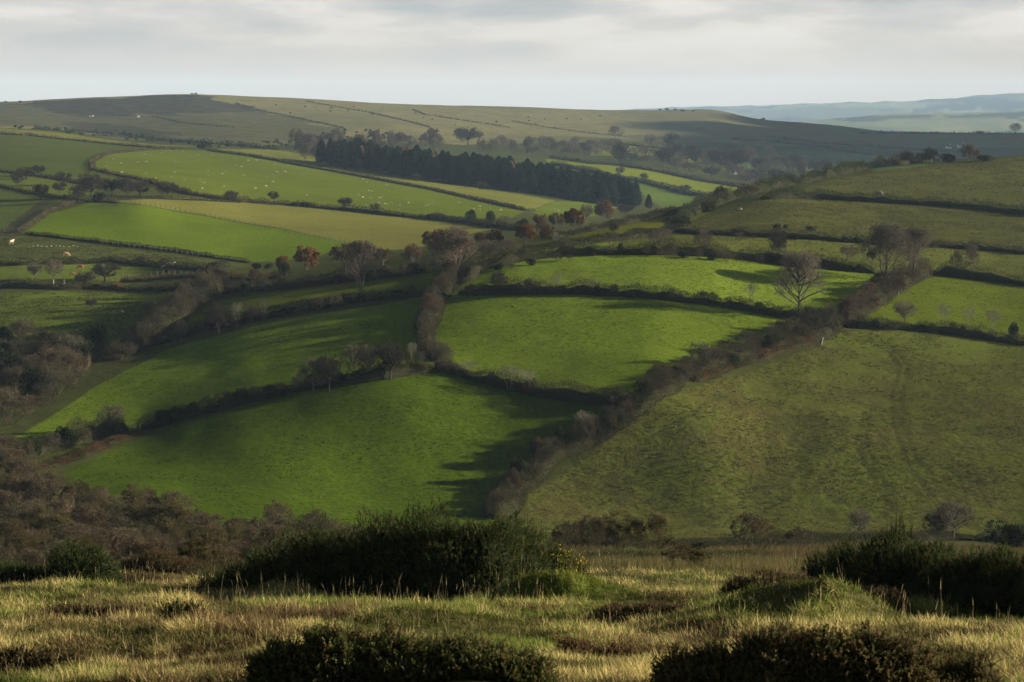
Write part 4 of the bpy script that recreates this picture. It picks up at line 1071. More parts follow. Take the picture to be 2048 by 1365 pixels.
# the conifer plantation: rows going back from its lower edge
FR = [(640,330),(680,336),(768,348),(852,362),(990,378),(1134,400),(1196,410),(1260,416),(1312,420)]
f3 = np.array([hit(u, v, 700) for u, v in FR])
sf = np.concatenate([[0], np.cumsum(np.hypot(*np.diff(f3[:, :2], axis=0).T))])
nrow = int(sf[-1] / 4.1)
for r_ in range(4):
    for k in range(nrow):
        q = (k + .5 * (r_ % 2) + random.uniform(-.3, .3)) * sf[-1] / nrow
        x = np.interp(q, sf, f3[:, 0]); y = np.interp(q, sf, f3[:, 1])
        taper = min(1, (sf[-1] - q) / 30 + .55)
        y += 6 + r_ * 12 + random.uniform(-4, 4); x += r_ * 2 + random.uniform(-1.5, 1.5)
        if q > sf[-1] - 14 * r_ * .6: continue
        h = (14.2 + random.uniform(-2.2, 2.2)) * taper * (1.1 if r_ > 1 else 1)
        if _cnt.get('spruce', 0) < 296:
            plant('larch' if random.random() < .035 else 'spruce', (x, y, float(height(x, y))), h, h * (.58 + .25 * random.random()), 'dark green conifer in the long plantation beyond the sheep pasture', 'conifers of the plantation', 'conifer')
scatter(['shrub', 'willow', 'greyshrub', 'rust'], 'bare trees behind the plantation', 'bare purplish tree behind the left end of the conifer plantation',
        within([(585,300),(640,292),(760,292),(880,292),(900,302),(760,306),(640,325),(600,318)], 34, 12), 28, 30, 'tree', 900)
scatter(['willow', 'spreading', 'shrub'], 'brown trees at the plantation end', 'leafless brown tree massed at the near left end of the conifer plantation',
        within([(588,300),(640,296),(700,302),(700,326),(640,322),(600,312)], 18, 11), 36, 34, 'tree', 900)
scatter(['spreading', 'willow', 'greyshrub', 'spreading'], 'bare trees of the far valley edge', 'bare brown tree in the far woodland strip above the conifers',
        within([(960,298),(1060,296),(1180,296),(1230,300),(1250,318),(1150,314),(1040,308),(960,306)], 38, 13), 22, 24, 'tree', 900)
scatter(['spreading', 'greyshrub', 'willow', 'thorn'], 'trees of the distant valley', 'bare tree in the hazy distant valley behind the right spur',
        within([(1230,318),(1330,318),(1420,318),(1480,322),(1560,332),(1660,342),(1640,362),(1560,372),(1500,374),(1420,356),(1320,338),(1230,330)], 50, 19), 32, 36, 'tree', 900)
for u, v, h, w in [(1440,340,44,50),(1470,342,46,52),(1575,345,36,64),(1520,350,36,40),(1700,343,20,40),(1630,346,22,40)]:
    plant_at('thorn', u, v, h, w, 'tall dark tree group in the hazy distant valley', 'dark trees of the distant valley', 'tree', 900)
scatter(['gorse'], 'dark bushes below the moor', 'dark bush on the rough ground at the foot of the moor',
        within([(0,252),(120,258),(240,268),(350,284),(520,286),(680,262),(740,262),(820,278),(700,280),(560,296),(430,296),(300,286),(100,264),(0,258)], 90, 8), 5, 9, 'bush', 900)
scatter(['gorse'], 'dark bushes on the open moor', 'tiny dark bush dotted on the open moor',
        within([(420,200),(700,215),(1000,226),(1200,232),(1250,262),(1000,262),(800,240),(520,235)], 22, 12), 2.4, 5, 'bush', 900)
scatter(['gorse'], 'bushes on the left skyline', 'dark bush breaking the left moor skyline', [(14,206),(40,206),(70,204),(385,189),(392,190),(1320,221),(1335,221),(1350,221),(1365,223),(1385,224)], 3.5, 9, 'bush', 900)
scatter(['shrub', 'greyshrub'], 'bushes along the dark spur hedge', 'bush on the gorse lined skyline hedge of the right spur',
        along([(1370,436),(1440,408),(1520,382),(1600,366),(1700,346),(1790,328)], 18, 3), 20, 28, 'bush')
# ---------------------------------------------------------------- the near hillside: gorse, heather, long grass
HEATHER = [(.075, .045, .026), (.095, .058, .032), (.06, .05, .022), (.05, .055, .02)]


BUSHES = []


def gorse_mass(name, label, lobes, shoot=.22, dens=230, cat='gorse', cols=GORSE, flowers=None, tips=(.052, .062, .018), group=None, spines=9, brown=0., fat=.95, hmin=.3, jit=.06):
    """lobes: where its top shows (u, v), its width there, and its distance"""
    L = []
    for u, v, wp, D in lobes:
        p = at(u, D); k = px(D)
        L.append((p[0], p[1], p[2] - .05, wp * k / 2, max(hmin * (.8 + .4 * random.random()), ray(u, v)[1] * D - p[2] + .05) * fat * (1 + jit * (2 * random.random() - 1))))
    BUSHES.extend(L)
    c0 = np.array(L[len(L) // 2][:3])
    B = [tuple((p + q) / 2 for p, q in zip(a, b))[:3] + (min(max(.12, .6 * math.dist(a[:3], b[:3])), .8 * min(a[3], b[3])), min(a[4], b[4]) * .6) for a, b in zip(L[:-1], L[1:])]
    r = thing(name, label, cat, tuple(c0), 0, group)
    core, fol, fl = Geo(), Geo(), Geo()
    # closed dark shell, the shade inside the bush put into its colour
    for x, y, z, a, h in L + B:
        nu, nv = 16, 8
        th = np.linspace(0, 2 * math.pi, nu, endpoint=False); ph = np.linspace(-.25, math.pi / 2, nv)
        V = []
        for q in ph:
            j = 1 + .16 * np.array([vnoise(x + 3 * math.cos(t), q * 3 + y, 2) for t in th])
            V.append(np.stack([np.cos(th) * math.cos(q) * a * .9 * j, np.sin(th) * math.cos(q) * min(a, 1.3) * .8 * j, math.sin(q) * h * .80 * j], 1) + [x, y, z - .05])
        V = np.concatenate(V) - c0; F_ = []
        for i in range(nv - 1):
            for k in range(nu):
                A = i * nu + k; B = i * nu + (k + 1) % nu
                F_ += [(A, B, B + nu), (A, B + nu, A + nu)]
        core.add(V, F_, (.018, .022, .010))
    P, N, T = [], [], []
    for x, y, z, a, h in L:
        b = min(a, 1.3); n = int(dens * (2 * math.pi * ((a * b) ** .5 * h) + 0.4))
        d = rdir(n); d[:, 2] = np.abs(d[:, 2]) * 1.0 - .08; d = unit(d)
        wob = 1 + .40 * fbm(d[:, 0] * 2.2 + x * 3, d[:, 2] * 2.2 + d[:, 1] * 2.2 + y, 8, 3)
        rad = (.72 + .30 * rng.random(n)) * wob
        Q = np.stack([d[:, 0] * a * rad, d[:, 1] * b * rad, d[:, 2] * h * rad * .96], 1)
        P.append(Q + [x, y, z]); N.append(unit(d / np.array([a, b, h]))); 
    P = np.concatenate(P); N = np.concatenate(N)
    keep = np.ones(len(P), bool)
    for x, y, z, a, h in L:
        e = ((P[:, 0] - x) / (a * .68))**2 + ((P[:, 1] - y) / (min(a, 1.3) * .68))**2 + ((P[:, 2] - z) / (h * .72))**2
        keep &= e > 1
    keep &= P[:, 2] > height(P[:, 0], P[:, 1]) - .02
    P = P[keep]; N = N[keep]; n = len(P)
    D = unit(N * .7 + np.array([0, 0, .55]) + rng.normal(size=(n, 3)) * .28)
    ln = shoot * (.4 + .7 * rng.random(n) + .6 * rng.random(n) ** 8)
    pal = np.array(cols); C = pal[rng.integers(0, len(pal), n)] * (1 + .35 * (rng.random((n, 1)) * 2 - 1))
    if brown: 
        bm = (rng.random(n) < brown)[:, None]; C = np.where(bm, np.array([.13, .075, .035]) * (.6 + .8 * rng.random((n, 1))), C)
    P0 = P - c0
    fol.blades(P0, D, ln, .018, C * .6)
    for k in range(spines):
        f = (k + .6) / spines
        a = unit(np.cross(D, rdir(n)))
        dd = unit(D * .75 + a * .8)
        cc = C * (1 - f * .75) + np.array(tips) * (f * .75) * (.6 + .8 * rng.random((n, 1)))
        fol.blades(P0 + D * (ln * f)[:, None], dd, shoot * (.30 - .12 * f) * (.7 + .6 * rng.random(n)), .017, cc)
    core.build('dark_core', M_TWIG, r, True); fol.build('foliage', M_LEAF, r)
    if flowers:
        k = flowers(P); k = np.nonzero(k)[0]
        k = k[fbm(P[k, 0] * 2.5, P[k, 2] * 2.5, 7, 2) > -.15]; k = k[(N[k, 1] < .35) & (rng.random(len(k)) < .45)]
        q = P0[k] + D[k] * (ln[k] * (.4 + .6 * rng.random(len(k))))[:, None]
        q = np.repeat(q, 3, 0) + rng.normal(size=(3 * len(q), 3)) * .025
        fl.tris(q, .026, np.array([[.42, .29, .012]]) * (.7 + .5 * rng.random((len(q), 1))), 1.2)
        tag(fl.build('blossom', M_LEAF, r), kind='stuff')
    return r


def right_side(P):
    s = P[:, 0] / P[:, 1]
    return (s > ray(1078, 1150)[0]) & (rng.random(len(P)) < .16 + .6 * (s > ray(1112, 1150)[0]))


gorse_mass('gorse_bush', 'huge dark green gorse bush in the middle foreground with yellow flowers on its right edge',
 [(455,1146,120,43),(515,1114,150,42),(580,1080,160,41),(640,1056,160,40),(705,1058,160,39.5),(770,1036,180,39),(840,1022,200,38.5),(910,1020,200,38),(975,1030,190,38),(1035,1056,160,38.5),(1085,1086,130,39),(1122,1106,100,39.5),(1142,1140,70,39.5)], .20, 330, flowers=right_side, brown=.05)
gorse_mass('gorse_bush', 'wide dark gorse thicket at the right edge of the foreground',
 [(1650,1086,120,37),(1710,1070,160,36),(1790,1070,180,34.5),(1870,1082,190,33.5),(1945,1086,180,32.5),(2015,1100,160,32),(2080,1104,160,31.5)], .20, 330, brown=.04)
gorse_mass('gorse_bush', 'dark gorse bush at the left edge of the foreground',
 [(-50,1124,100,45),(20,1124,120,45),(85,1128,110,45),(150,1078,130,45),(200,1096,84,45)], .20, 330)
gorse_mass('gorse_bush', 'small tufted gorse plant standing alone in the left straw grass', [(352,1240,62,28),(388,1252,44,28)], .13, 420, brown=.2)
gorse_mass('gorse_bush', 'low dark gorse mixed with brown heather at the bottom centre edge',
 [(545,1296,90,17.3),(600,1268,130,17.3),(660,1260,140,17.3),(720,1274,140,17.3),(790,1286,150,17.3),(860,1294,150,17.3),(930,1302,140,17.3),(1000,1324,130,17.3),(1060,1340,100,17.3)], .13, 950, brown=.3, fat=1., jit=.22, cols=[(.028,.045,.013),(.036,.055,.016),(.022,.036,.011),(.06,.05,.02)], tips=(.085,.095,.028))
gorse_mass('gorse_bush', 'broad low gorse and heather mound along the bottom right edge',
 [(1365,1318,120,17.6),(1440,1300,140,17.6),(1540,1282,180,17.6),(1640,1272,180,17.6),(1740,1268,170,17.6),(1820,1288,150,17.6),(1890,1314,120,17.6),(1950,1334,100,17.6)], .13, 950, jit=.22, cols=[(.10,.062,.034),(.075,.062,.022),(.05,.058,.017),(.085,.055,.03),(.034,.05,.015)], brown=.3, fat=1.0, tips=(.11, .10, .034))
gorse_mass('heather_mound', 'dark rounded heather mound just left of the huge gorse bush', [(270,1132,90,52),(314,1108,100,52),(365,1122,90,52)], .13, 480, 'heather', HEATHER, tips=(.11, .075, .035))
gorse_mass('heather_mound', 'ridge of brown heather and gorse left of the right thicket',
 [(1480,1160,90,33),(1540,1148,120,33),(1600,1152,130,33),(1660,1170,130,32.6),(1715,1196,120,32),(1765,1220,100,31.5)], .12, 560, 'heather', HEATHER + GORSE, tips=(.11, .075, .035))
gorse_mass('heather_mound', 'dark heather patch in the straw grass right of the mossy mound', [(1240,1258,110,31),(1300,1240,130,31),(1365,1232,110,31)], .11, 600, 'heather', HEATHER, tips=(.11, .075, .035))
gorse_mass('heather_mound', 'reddish heather patch at the right of the mossy hollow near the bottom', [(1150,1318,110,23),(1240,1308,150,23),(1330,1300,130,23)], .10, 800, 'heather', HEATHER, tips=(.14, .078, .035))
gorse_mass('heather_mound', 'low brown heather patch at the far left bottom', [(20,1334,150,21),(110,1344,130,21)], .10, 800, 'heather', HEATHER, tips=(.10, .08, .032))
gorse_mass('heather_mound', 'small brown heather patch between the left gorse and the heather mound', [(245,1170,70,47),(296,1182,90,47)], .12, 480, 'heather', HEATHER, tips=(.11, .075, .035))
gorse_mass('heather_mound', 'flat brown heather patch in the middle of the left straw grass', [(60,1250,110,29),(140,1254,140,29),(220,1262,120,29)], .11, 600, 'heather', HEATHER, tips=(.11, .075, .035))


def sample_slope(n, v0, v1, u0=-40, u1=2090):
    """points of the hillside, evenly spread over how large they look"""
    d0, d1 = 1.6 / (ray(1024, 0)[1] * 0 + 1), 0
    a, b = 1 / 17.5, 1 / 62
    D = 1 / (b + (a - b) * rng.random(n)); s = ray(u0, 1200)[0] + (ray(u1, 1200)[0] - ray(u0, 1200)[0]) * rng.random(n)
    return s * D, D


def mask_of(x, y, spots):
    m = np.zeros(len(x))
    for u, v, ru, rv in spots:
        p = hit(u, min(v, 1364)); k = px(p[1])
        ry = rv * k / .24
        m = np.maximum(m, np.exp(-((x - p[0]) / (ru * k))**2 - ((y - p[1]) / ry)**2))
    return m


GREENWAY = [(1150,1225,110,28),(1060,1235,60,30),(1260,1205,110,22),(900,1270,200,30),(1050,1290,160,34),(780,1300,90,22),(980,1310,120,20)]
BROWNS = [(180,1245,150,14),(420,1255,110,16),(520,1240,120,14),(680,1225,120,12),(260,1330,200,16),(80,1320,130,18),(480,1330,130,16),(330,1185,90,12),(1400,1270,110,16),(1240,1320,130,18),(1500,1290,120,16)]


def long_grass():
    n = 430000
    x, y = sample_slope(n, 1140, 1365)
    g = mask_of(x, y, GREENWAY); b = mask_of(x, y, BROWNS)
    tus = fbm(x / .9, y / 1.1, 41, 3)                      # tussocks
    pat = fbm(x / 3.2, y / 3.6, 44, 3)
    keep = rng.random(n) < np.clip(.8 + .7 * tus, .5, 1)
    for bx_, by_, bz_, ba, bh in BUSHES: keep &= ((x - bx_) / (ba * .7))**2 + ((y - by_) / (min(ba, 1.3) * .7))**2 > 1
    x, y, g, b, tus, pat = (q[keep] for q in (x, y, g, b, tus, pat)); n = len(x)
    z = height(x, y)
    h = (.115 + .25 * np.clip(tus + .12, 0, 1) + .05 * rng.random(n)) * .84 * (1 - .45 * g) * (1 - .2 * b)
    h *= .7 + .6 * rng.random(n)
    straw = np.array([[.27, .212, .082], [.35, .278, .115], [.20, .162, .058], [.155, .142, .044]])[rng.integers(0, 4, n)]
    green = np.array([[.075, .098, .018], [.105, .118, .024], [.056, .078, .013]])[rng.integers(0, 3, n)]
    brown = np.array([[.082, .052, .026], [.062, .042, .021], [.10, .062, .03]])[rng.integers(0, 3, n)]
    wg = np.clip(g * 1.25 + .62 * sstep(-.05, .35, pat) + .16 + .2 * sstep(.0, -.3, tus), 0, 1)
    pick = rng.random(n)
    C = np.where((pick < wg)[:, None], green, straw)
    C = np.where((rng.random(n) < np.clip(b * 1.1 + .75 * sstep(.12, .4, fbm(x / 2.1, y / 1.6, 66, 3)), 0, .9))[:, None], brown, C)
    a_ = at(1090, 35.8); b_ = at(1180, 36); moss = np.maximum(np.exp(-((x - a_[0]) / 1.15)**2 - ((y - a_[1]) / 1.2)**2), .75 * np.exp(-((x - b_[0]) / 1.3)**2 - ((y - b_[1]) / 1.0)**2))
    h = h * (1 - .1 * moss) + .07 * moss * sstep(0, .4, fbm(x / .35, y / .35, 88, 2))
    C = np.where((rng.random(n) < moss * 1.25)[:, None], np.array([[.115, .132, .020]]) * (.45 + .6 * rng.random((n, 1)) + .5 * sstep(-.1, .3, fbm(x / .35, y / .35, 88, 2))[:, None]), C)  # moss tufts painted lit, the gaps between them painted dark
    C = C * (.72 + .56 * rng.random((n, 1))) * (.5 + .95 * sstep(-.25, .35, tus))[:, None]  # sunlit tussock tops and shaded gaps put into the blade colour
    G = Geo()
    P = np.stack([x, y, z - .02], 1)
    lean = fbm(x / 1.4, y / 1.4, 47, 2)
    D = unit(np.stack([rng.normal(size=n) * .48 + .4 * lean - .16, rng.normal(size=n) * .45, np.ones(n) * .9], 1))
    w = .009 + .00022 * y
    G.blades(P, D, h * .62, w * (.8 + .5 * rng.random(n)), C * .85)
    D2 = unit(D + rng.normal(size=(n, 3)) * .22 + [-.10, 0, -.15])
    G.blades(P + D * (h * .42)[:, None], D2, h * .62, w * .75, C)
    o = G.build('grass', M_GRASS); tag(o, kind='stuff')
    # tall dry flowering stems
    n = 6000
    x, y = sample_slope(n, 1140, 1365)
    g = mask_of(x, y, GREENWAY); pat = fbm(x / 2.2, y / 2.2, 54, 2)
    k = (rng.random(n) > g * 1.2) & (pat + .25 * rng.random(n) > .02) & (rng.random(n) < (y / 46) ** 2); x, y = x[k], y[k]; n = len(x)
    P = np.stack([x, y, height(x, y)], 1); D = unit(np.stack([rng.normal(size=n) * .16 - .03, rng.normal(size=n) * .16, np.ones(n)], 1))
    H = .30 + .40 * rng.random(n) ** 2
    C = np.array([[.24, .19, .095]]) * (.5 + .8 * rng.random((n, 1)))
    G = Geo(); G.blades(P, D, H, .003 + .00010 * y, C)
    q = P + D * (H * .78)[:, None]
    G.blades(q, unit(D + rng.normal(size=(n, 3)) * .08), H * .25, .004 + .00012 * y, C * 1.1)
    o = G.build('dry_grass_stems', M_GRASS); tag(o, kind='stuff')
    # rough turf between the crest and the valley floor
    n = 60000
    D_ = np.exp(np.log(60) + (np.log(215) - np.log(60)) * rng.random(n)); s = -.06 + .34 * rng.random(n); x = s * D_; y = D_
    pat = fbm(x / 9, y / 14, 58, 3); z = height(x, y)
    C = np.array([[.11, .09, .036], [.075, .064, .025], [.05, .054, .016], [.06, .038, .019]])[np.clip(((pat + .6) * 3.2 + rng.random(n) * 1.4).astype(int), 0, 3)] * (.7 + .6 * rng.random((n, 1)))
    G = Geo(); G.blades(np.stack([x, y, z], 1), unit(np.stack([rng.normal(size=n) * .4, rng.normal(size=n) * .4, np.ones(n)], 1)), (.28 + .3 * rng.random(n)), px(y) * 1.6, C)
    o = G.build('rough_grass', M_GRASS); tag(o, kind='stuff')



def tussocks():
    """rushes and coarse tufts of the rough pastures"""
    G = Geo()
    for fi, n, c in [(4, 15000, [(.050, .054, .013), (.062, .060, .016), (.044, .036, .016)]), (7, 9000, [(.045, .045, .015), (.036, .036, .013), (.058, .054, .017)]), (8, 6000, [(.045, .043, .015), (.036, .034, .013), (.058, .052, .017)]), (6, 4000, [(.05, .055, .014), (.06, .062, .015)]),
                     (11, 5000, [(.038, .046, .010), (.03, .038, .009)]), (13, 3000, [(.038, .04, .012), (.045, .038, .016)]), (5, 2500, [(.055, .072, .011), (.045, .06, .01)]), (2, 3500, [(.055, .078, .007), (.047, .068, .007)]), (3, 3500, [(.062, .086, .008), (.053, .075, .008)]), (1, 5000, [(.045, .068, .006), (.038, .058, .006)]), (0, 5000, [(.026, .040, .004), (.021, .034, .004)])]:
        W = np.array([hit(u, v, 70)[:2] for u, v in FIELDS[fi][0]])
        x = rng.uniform(W[:, 0].min(), W[:, 0].max(), n * 3); y = rng.uniform(W[:, 1].min(), W[:, 1].max(), n * 3)
        k = inpoly(x, y, W) & (fbm(x / 6, y / 6, 33, 3) + .3 * rng.random(len(x)) > .02); x, y = x[k][:n], y[k][:n]; m = len(x)
        P = np.repeat(np.stack([x, y, height(x, y) - .03], 1), 6, 0) + rng.normal(size=(6 * m, 3)) * [.13, .13, 0]
        C = np.repeat(np.array(c)[rng.integers(0, len(c), m)] * (.7 + .6 * rng.random((m, 1))), 6, 0)
        hh = np.repeat(.13 + .2 * rng.random(m) ** 2, 6) * (1 if fi in (4, 6, 7, 8, 11, 13) else .6)
        G.blades(P, unit(rng.normal(size=(6 * m, 3)) * [.5, .5, .1] + [0, 0, 1]), hh, px(P[:, 1]) * 1.4, C)
    o = G.build('tussock_grass', M_GRASS); tag(o, kind='stuff')


long_grass()
tussocks()


# ---------------------------------------------------------------- animals
def skinned(name, pts, edges, rad, material):
    """a body grown round a skeleton"""
    me = bpy.data.meshes.new(name); me.from_pydata(pts, edges, [])
    o = link(name, me)
    o.modifiers.new('s', 'SKIN'); o.modifiers.new('d', 'SUBSURF').levels = 1
    sv = me.skin_vertices[0].data
    for i, r in enumerate(rad): sv[i].radius = (r, r) if not isinstance(r, tuple) else r
    sv[0].use_root = True
    dg = bpy.context.evaluated_depsgraph_get()
    m2 = bpy.data.meshes.new_from_object(o.evaluated_get(dg))
    bpy.data.objects.remove(o)
    m2.materials.clear(); m2.materials.append(material); m2.name = name
    for p in m2.polygons: p.use_smooth = True
    return m2


def beast(name, L, H, body, leg, material, graze=True):
    """x forward; a barrel of length L carried at height H on four jointed legs"""
    hz = H * (.18 if graze else 1.02); b = body
    pts = [(-.1*L,0,H*.72),(-.42*L,0,H*.75),(-.52*L,0,H*.70),(.2*L,0,H*.70),(.42*L,0,H*.76),(.62*L,0,H*(.55 if graze else .95)),(.72*L,0,hz),(.86*L,0,hz*.86)]
    ed = [(0,1),(1,2),(0,3),(3,4),(4,5),(5,6),(6,7)]
    rad = [b*1.05,b*.95,b*.5,b*1.05,b*.8,b*.45,b*.40,b*.25]
    for sy in (-1, 1):
        i = len(pts); pts += [(-.40*L,sy*b*.6,H*.45),(-.46*L,sy*b*.62,H*.24),(-.43*L,sy*b*.62,0)]; ed += [(1,i),(i,i+1),(i+1,i+2)]; rad += [leg*1.7,leg*1.1,leg]
        i = len(pts); pts += [(.36*L,sy*b*.6,H*.44),(.38*L,sy*b*.6,H*.22),(.37*L,sy*b*.6,0)]; ed += [(4,i),(i,i+1),(i+1,i+2)]; rad += [leg*1.6,leg*1.05,leg]
        i = len(pts); pts += [(.68*L,sy*b*.7,hz+.12*b)]; ed += [(6,i)]; rad += [leg*.8]
    i = len(pts); pts += [(-.55*L,0,H*.35)]; ed += [(2,i)]; rad += [leg*.6]
    return skinned(name, pts, ed, rad, material)


S1 = beast('sheep', 1.0, .78, .25, .045, M_WOOL); S2 = beast('sheep', 1.0, .80, .25, .045, M_WOOL, False)
SHEEP1 = [(657,490),(617,531),(703,512),(707,567),(837,463),(935,456),(800,507),(840,506),(853,503),(1018,509),(1012,567),(993,595),(1050,463),(1062,443),(1100,474),(1147,466),(1070,611),(848,574),(905,600),(1205,556),(1210,583),(1163,609),(1187,627),(1175,660),(1300,650),(1290,575),(1312,562),(1287,497),(1232,464),(1367,526),(1365,485),(1402,533),(1440,498),(1492,497),(1415,585),(1592,520),(1675,529),(1608,563),(1617,574),(1585,580),(1657,563),(1750,581),(1549,593),(1587,621),(1545,645),(1483,660),(1933,662),(1780,700)]
SHEEP2 = [(155,625),(134,606),(270,637),(167,672),(184,675),(107,698),(132,712),(166,714),(178,715),(229,714),(240,713),(222,742),(232,745),(262,750),(276,750),(300,748),(345,755),(341,783),(398,744),(498,760),(514,756),(535,747),(686,743),(700,742),(775,782),(810,763),(811,780),(866,772),(936,785),(808,798),(774,804),(150,760),(1243,782),(1267,785),(1267,795),(1296,775)]
sp = [(x / 2.904, 150 + y / 2.904) for x, y in SHEEP1] + [(680 + x / 2.904, 150 + y / 2.904) for x, y in SHEEP2]
for i, (u, v) in enumerate(sp):
    p = hit(u, v + 1.2, 300); o = link('sheep', S1 if i % 3 else S2)
    k = .78 * (.85 + .3 * random.random()); o.scale = (k, k, k)
    o.location = p - [0, 0, .02]; o.rotation_euler = (0, 0, random.choice([0, math.pi]) + random.uniform(-.7, .7))
    tag(o, 'white sheep grazing in the long green sheep pasture', 'sheep', 'sheep grazing in the sheep pasture')
for i in range(12):
    p = hit(57 + i * 9 + random.uniform(-2, 2), 494 + random.uniform(-1.5, 1.5), 300); o = link('sheep', S1); o.scale = (.4, .4, .4)
    o.location = p; o.rotation_euler = (0, 0, random.uniform(0, 6.28))
    tag(o, 'small pale sheep in the loose row below the farm track gate', 'sheep', 'sheep in the row below the farm track')
for i, (u, v) in enumerate([(180,235),(186,234),(276,234),(278,236)]):
    p = hit(u, v, 900); o = link('sheep', S1); o.scale = (2, 2, 2); o.location = p; o.rotation_euler = (0, 0, i * 1.3)
    tag(o, 'white sheep high on the moor below the heather patch', 'sheep', 'sheep on the moor')
for u, v, c, sc_, lab, rz, gz in [(23,489,(.36,.30,.19),1.25,'cream cow standing alone at the far left below the track',1.2,False),(132,513,(.46,.30,.17),1.1,'tan cow beside the dark scrub hedge on the left',.3,True),
        (161,539,(.30,.12,.045),1.1,'orange brown cow grazing in the left cattle field',3.0,True),(145,552,(.20,.10,.045),.9,'brown calf grazing just left of the flat topped thorn',.4,True),
        (146,522,(.16,.09,.05),.8,'small dark brown cow above the orange brown one',2.8,True),(329,537,(.42,.39,.33),.9,'white cow, left of two near the small dark gorse',3.1,True),(341,535,(.45,.42,.36),1.2,'bigger white cow facing the other beside the small dark gorse',.2,False),
        (1292,474,(.03,.028,.026),1.1,'black cow at the bank near the upper gateway',.5,True)]:
    m = plain('cow_hide', c, 2.5, tuple(q * .8 for q in c)); me = beast('cow', 1.7, 1.35, .36, .07, m, gz)
    o = link('cow', me); o.location = hit(u, v, 200); o.rotation_euler = (0, 0, rz); o.scale = (sc_ * .8,) * 3
    tag(o, lab, 'cow')


# ---------------------------------------------------------------- gates, posts, fences, stones, the farmhouse
def gate(label, u0, v0, u1, v1, hm=1.25):
    a = hit(u0, v0, 100); b = hit(u1, v1, 100); L = float(np.hypot(*(b - a)[:2])); rz = math.atan2(b[1] - a[1], b[0] - a[0])
    c = (a + b) / 2; r = thing('field_gate', label, 'gate', tuple(c), rz)
    tilt = (b[2] - a[2]) / L
    for s in (-1, 1):
        g = Geo(); box(g, (s * L / 2, 0, .55 + tilt * s * L / 2), (.22, .22, 1.9)); g.build('post', M_WOOD, r)
    g = Geo()
    for k in range(5):
        z = .25 + k * (hm - .3) / 4
        g.prisms(np.array([[-L / 2 + .13, 0, z - tilt * L / 2]]), np.array([[L / 2 - .13, 0, z + tilt * L / 2]]), .055, .055, np.array([1., 1, 1]), 4)
    for x in (-L * .42, 0, L * .42): box(g, (x, .07, hm * .5 + .05 + tilt * x), (.1, .05, hm - .1))
    g.build('bars', M_WOOD, r)


gate('weathered wooden field gate between the dark hedge and the bracken', 252, 869, 277, 863)
gate('small far gate at the right corner of the sheep pasture', 1056, 423, 1070, 425, 1.5)
gate('wooden gate at the top of the green strip beside the hawthorn clump', 210, 404, 232, 406, 1.4)
gate('gate at the foot of the farm track on the far left', 8, 466, 36, 465, 1.5)


def post(label, u, v, hp, wp, m, name='gatepost', cat='gatepost', lean=.0):
    p = hit(u, v, 100); k = px(p[1]); g = Geo(); w, h = wp * k, hp * k
    n = 7; th = np.arange(6) * math.pi / 3
    V = np.concatenate([np.stack([np.cos(th) * w * .5 * (1 - .25 * q / n + .08 * math.sin(q * 2.1)), np.sin(th) * w * .42 * (1 - .2 * q / n), 0 * th + h * (q / n - .08)], 1) + [lean * h * q / n, 0, 0] for q in range(n + 1)] + [np.array([[lean * h, 0, h * 1.0]])])
    F_ = []
    for q in range(n):
        for j in range(6):
            A = q * 6 + j; B = q * 6 + (j + 1) % 6; F_ += [(A, B, B + 6), (A, B + 6, A + 6)]
    F_ += [(n * 6 + j, n * 6 + (j + 1) % 6, (n + 1) * 6) for j in range(6)]
    g.add(V, F_, (1, 1, 1)); o = g.build(name, m); o.location = p; tag(o, label, cat)


post('pale granite gatepost in the upper hedge bank on the right', 1420, 469, 9, 4, M_STONE)
post('leaning pale stone post where the diagonal hedge meets the olive pasture', 1641, 689, 14, 6, M_STONE, lean=.25)
post('light stone post below the pale round bare tree', 106, 569, 10, 5, M_STONE)
post('broader light stone post right of its neighbour below the bare tree', 127, 569, 9, 7, M_STONE)
post('pale marker post at the right end of the olive field hedge', 505, 406, 6, 5, M_STONE)
post('pale gatepost at the bottom corner of the sheep pasture bank', 302, 364, 7, 4, M_STONE)
post('pale stone in the gap of the reddish hedge below the big bare pair', 1795, 590, 9, 6, M_STONE)


def boulder(label, u, v, wp, hp):
    p = hit(u, v, 100); k = px(p[1]); g = np.random.default_rng(int(u))
    th = np.linspace(0, 2 * math.pi, 9, endpoint=False); V = [[0, 0, hp * k]]
    for q in (1.15, .7, .2, -.3): V += [[math.cos(t) * math.cos(q) * wp * k / 2 * (.8 + .35 * g.random()), math.sin(t) * math.cos(q) * wp * k / 2.4 * (.8 + .35 * g.random()), math.sin(q) * hp * k * (.85 + .2 * g.random())] for t in th]
    F_ = [(0, 1 + j, 1 + (j + 1) % 9) for j in range(9)]
    for r_ in range(3):
        for j in range(9):
            A = 1 + r_ * 9 + j; B = 1 + r_ * 9 + (j + 1) % 9; F_ += [(A, A + 9, B + 9), (A, B + 9, B)]
    G = Geo(); G.add(np.array(V), F_, (1, 1, 1)); o = G.build('boulder', M_STONE); o.location = p; tag(o, label, 'boulder')


boulder('grey granite boulder on the bank between the two highest right pastures', 1760, 389, 14, 7)
boulder('white stone lying in the left meadow right of the lone thorn', 244, 625, 7, 4)
boulder('small pale stone on the olive pasture near the diagonal hedge', 1352, 855, 4, 3)
boulder('flat dark stone in the grass left of the highest hedge bank', 1480, 420, 12, 4)


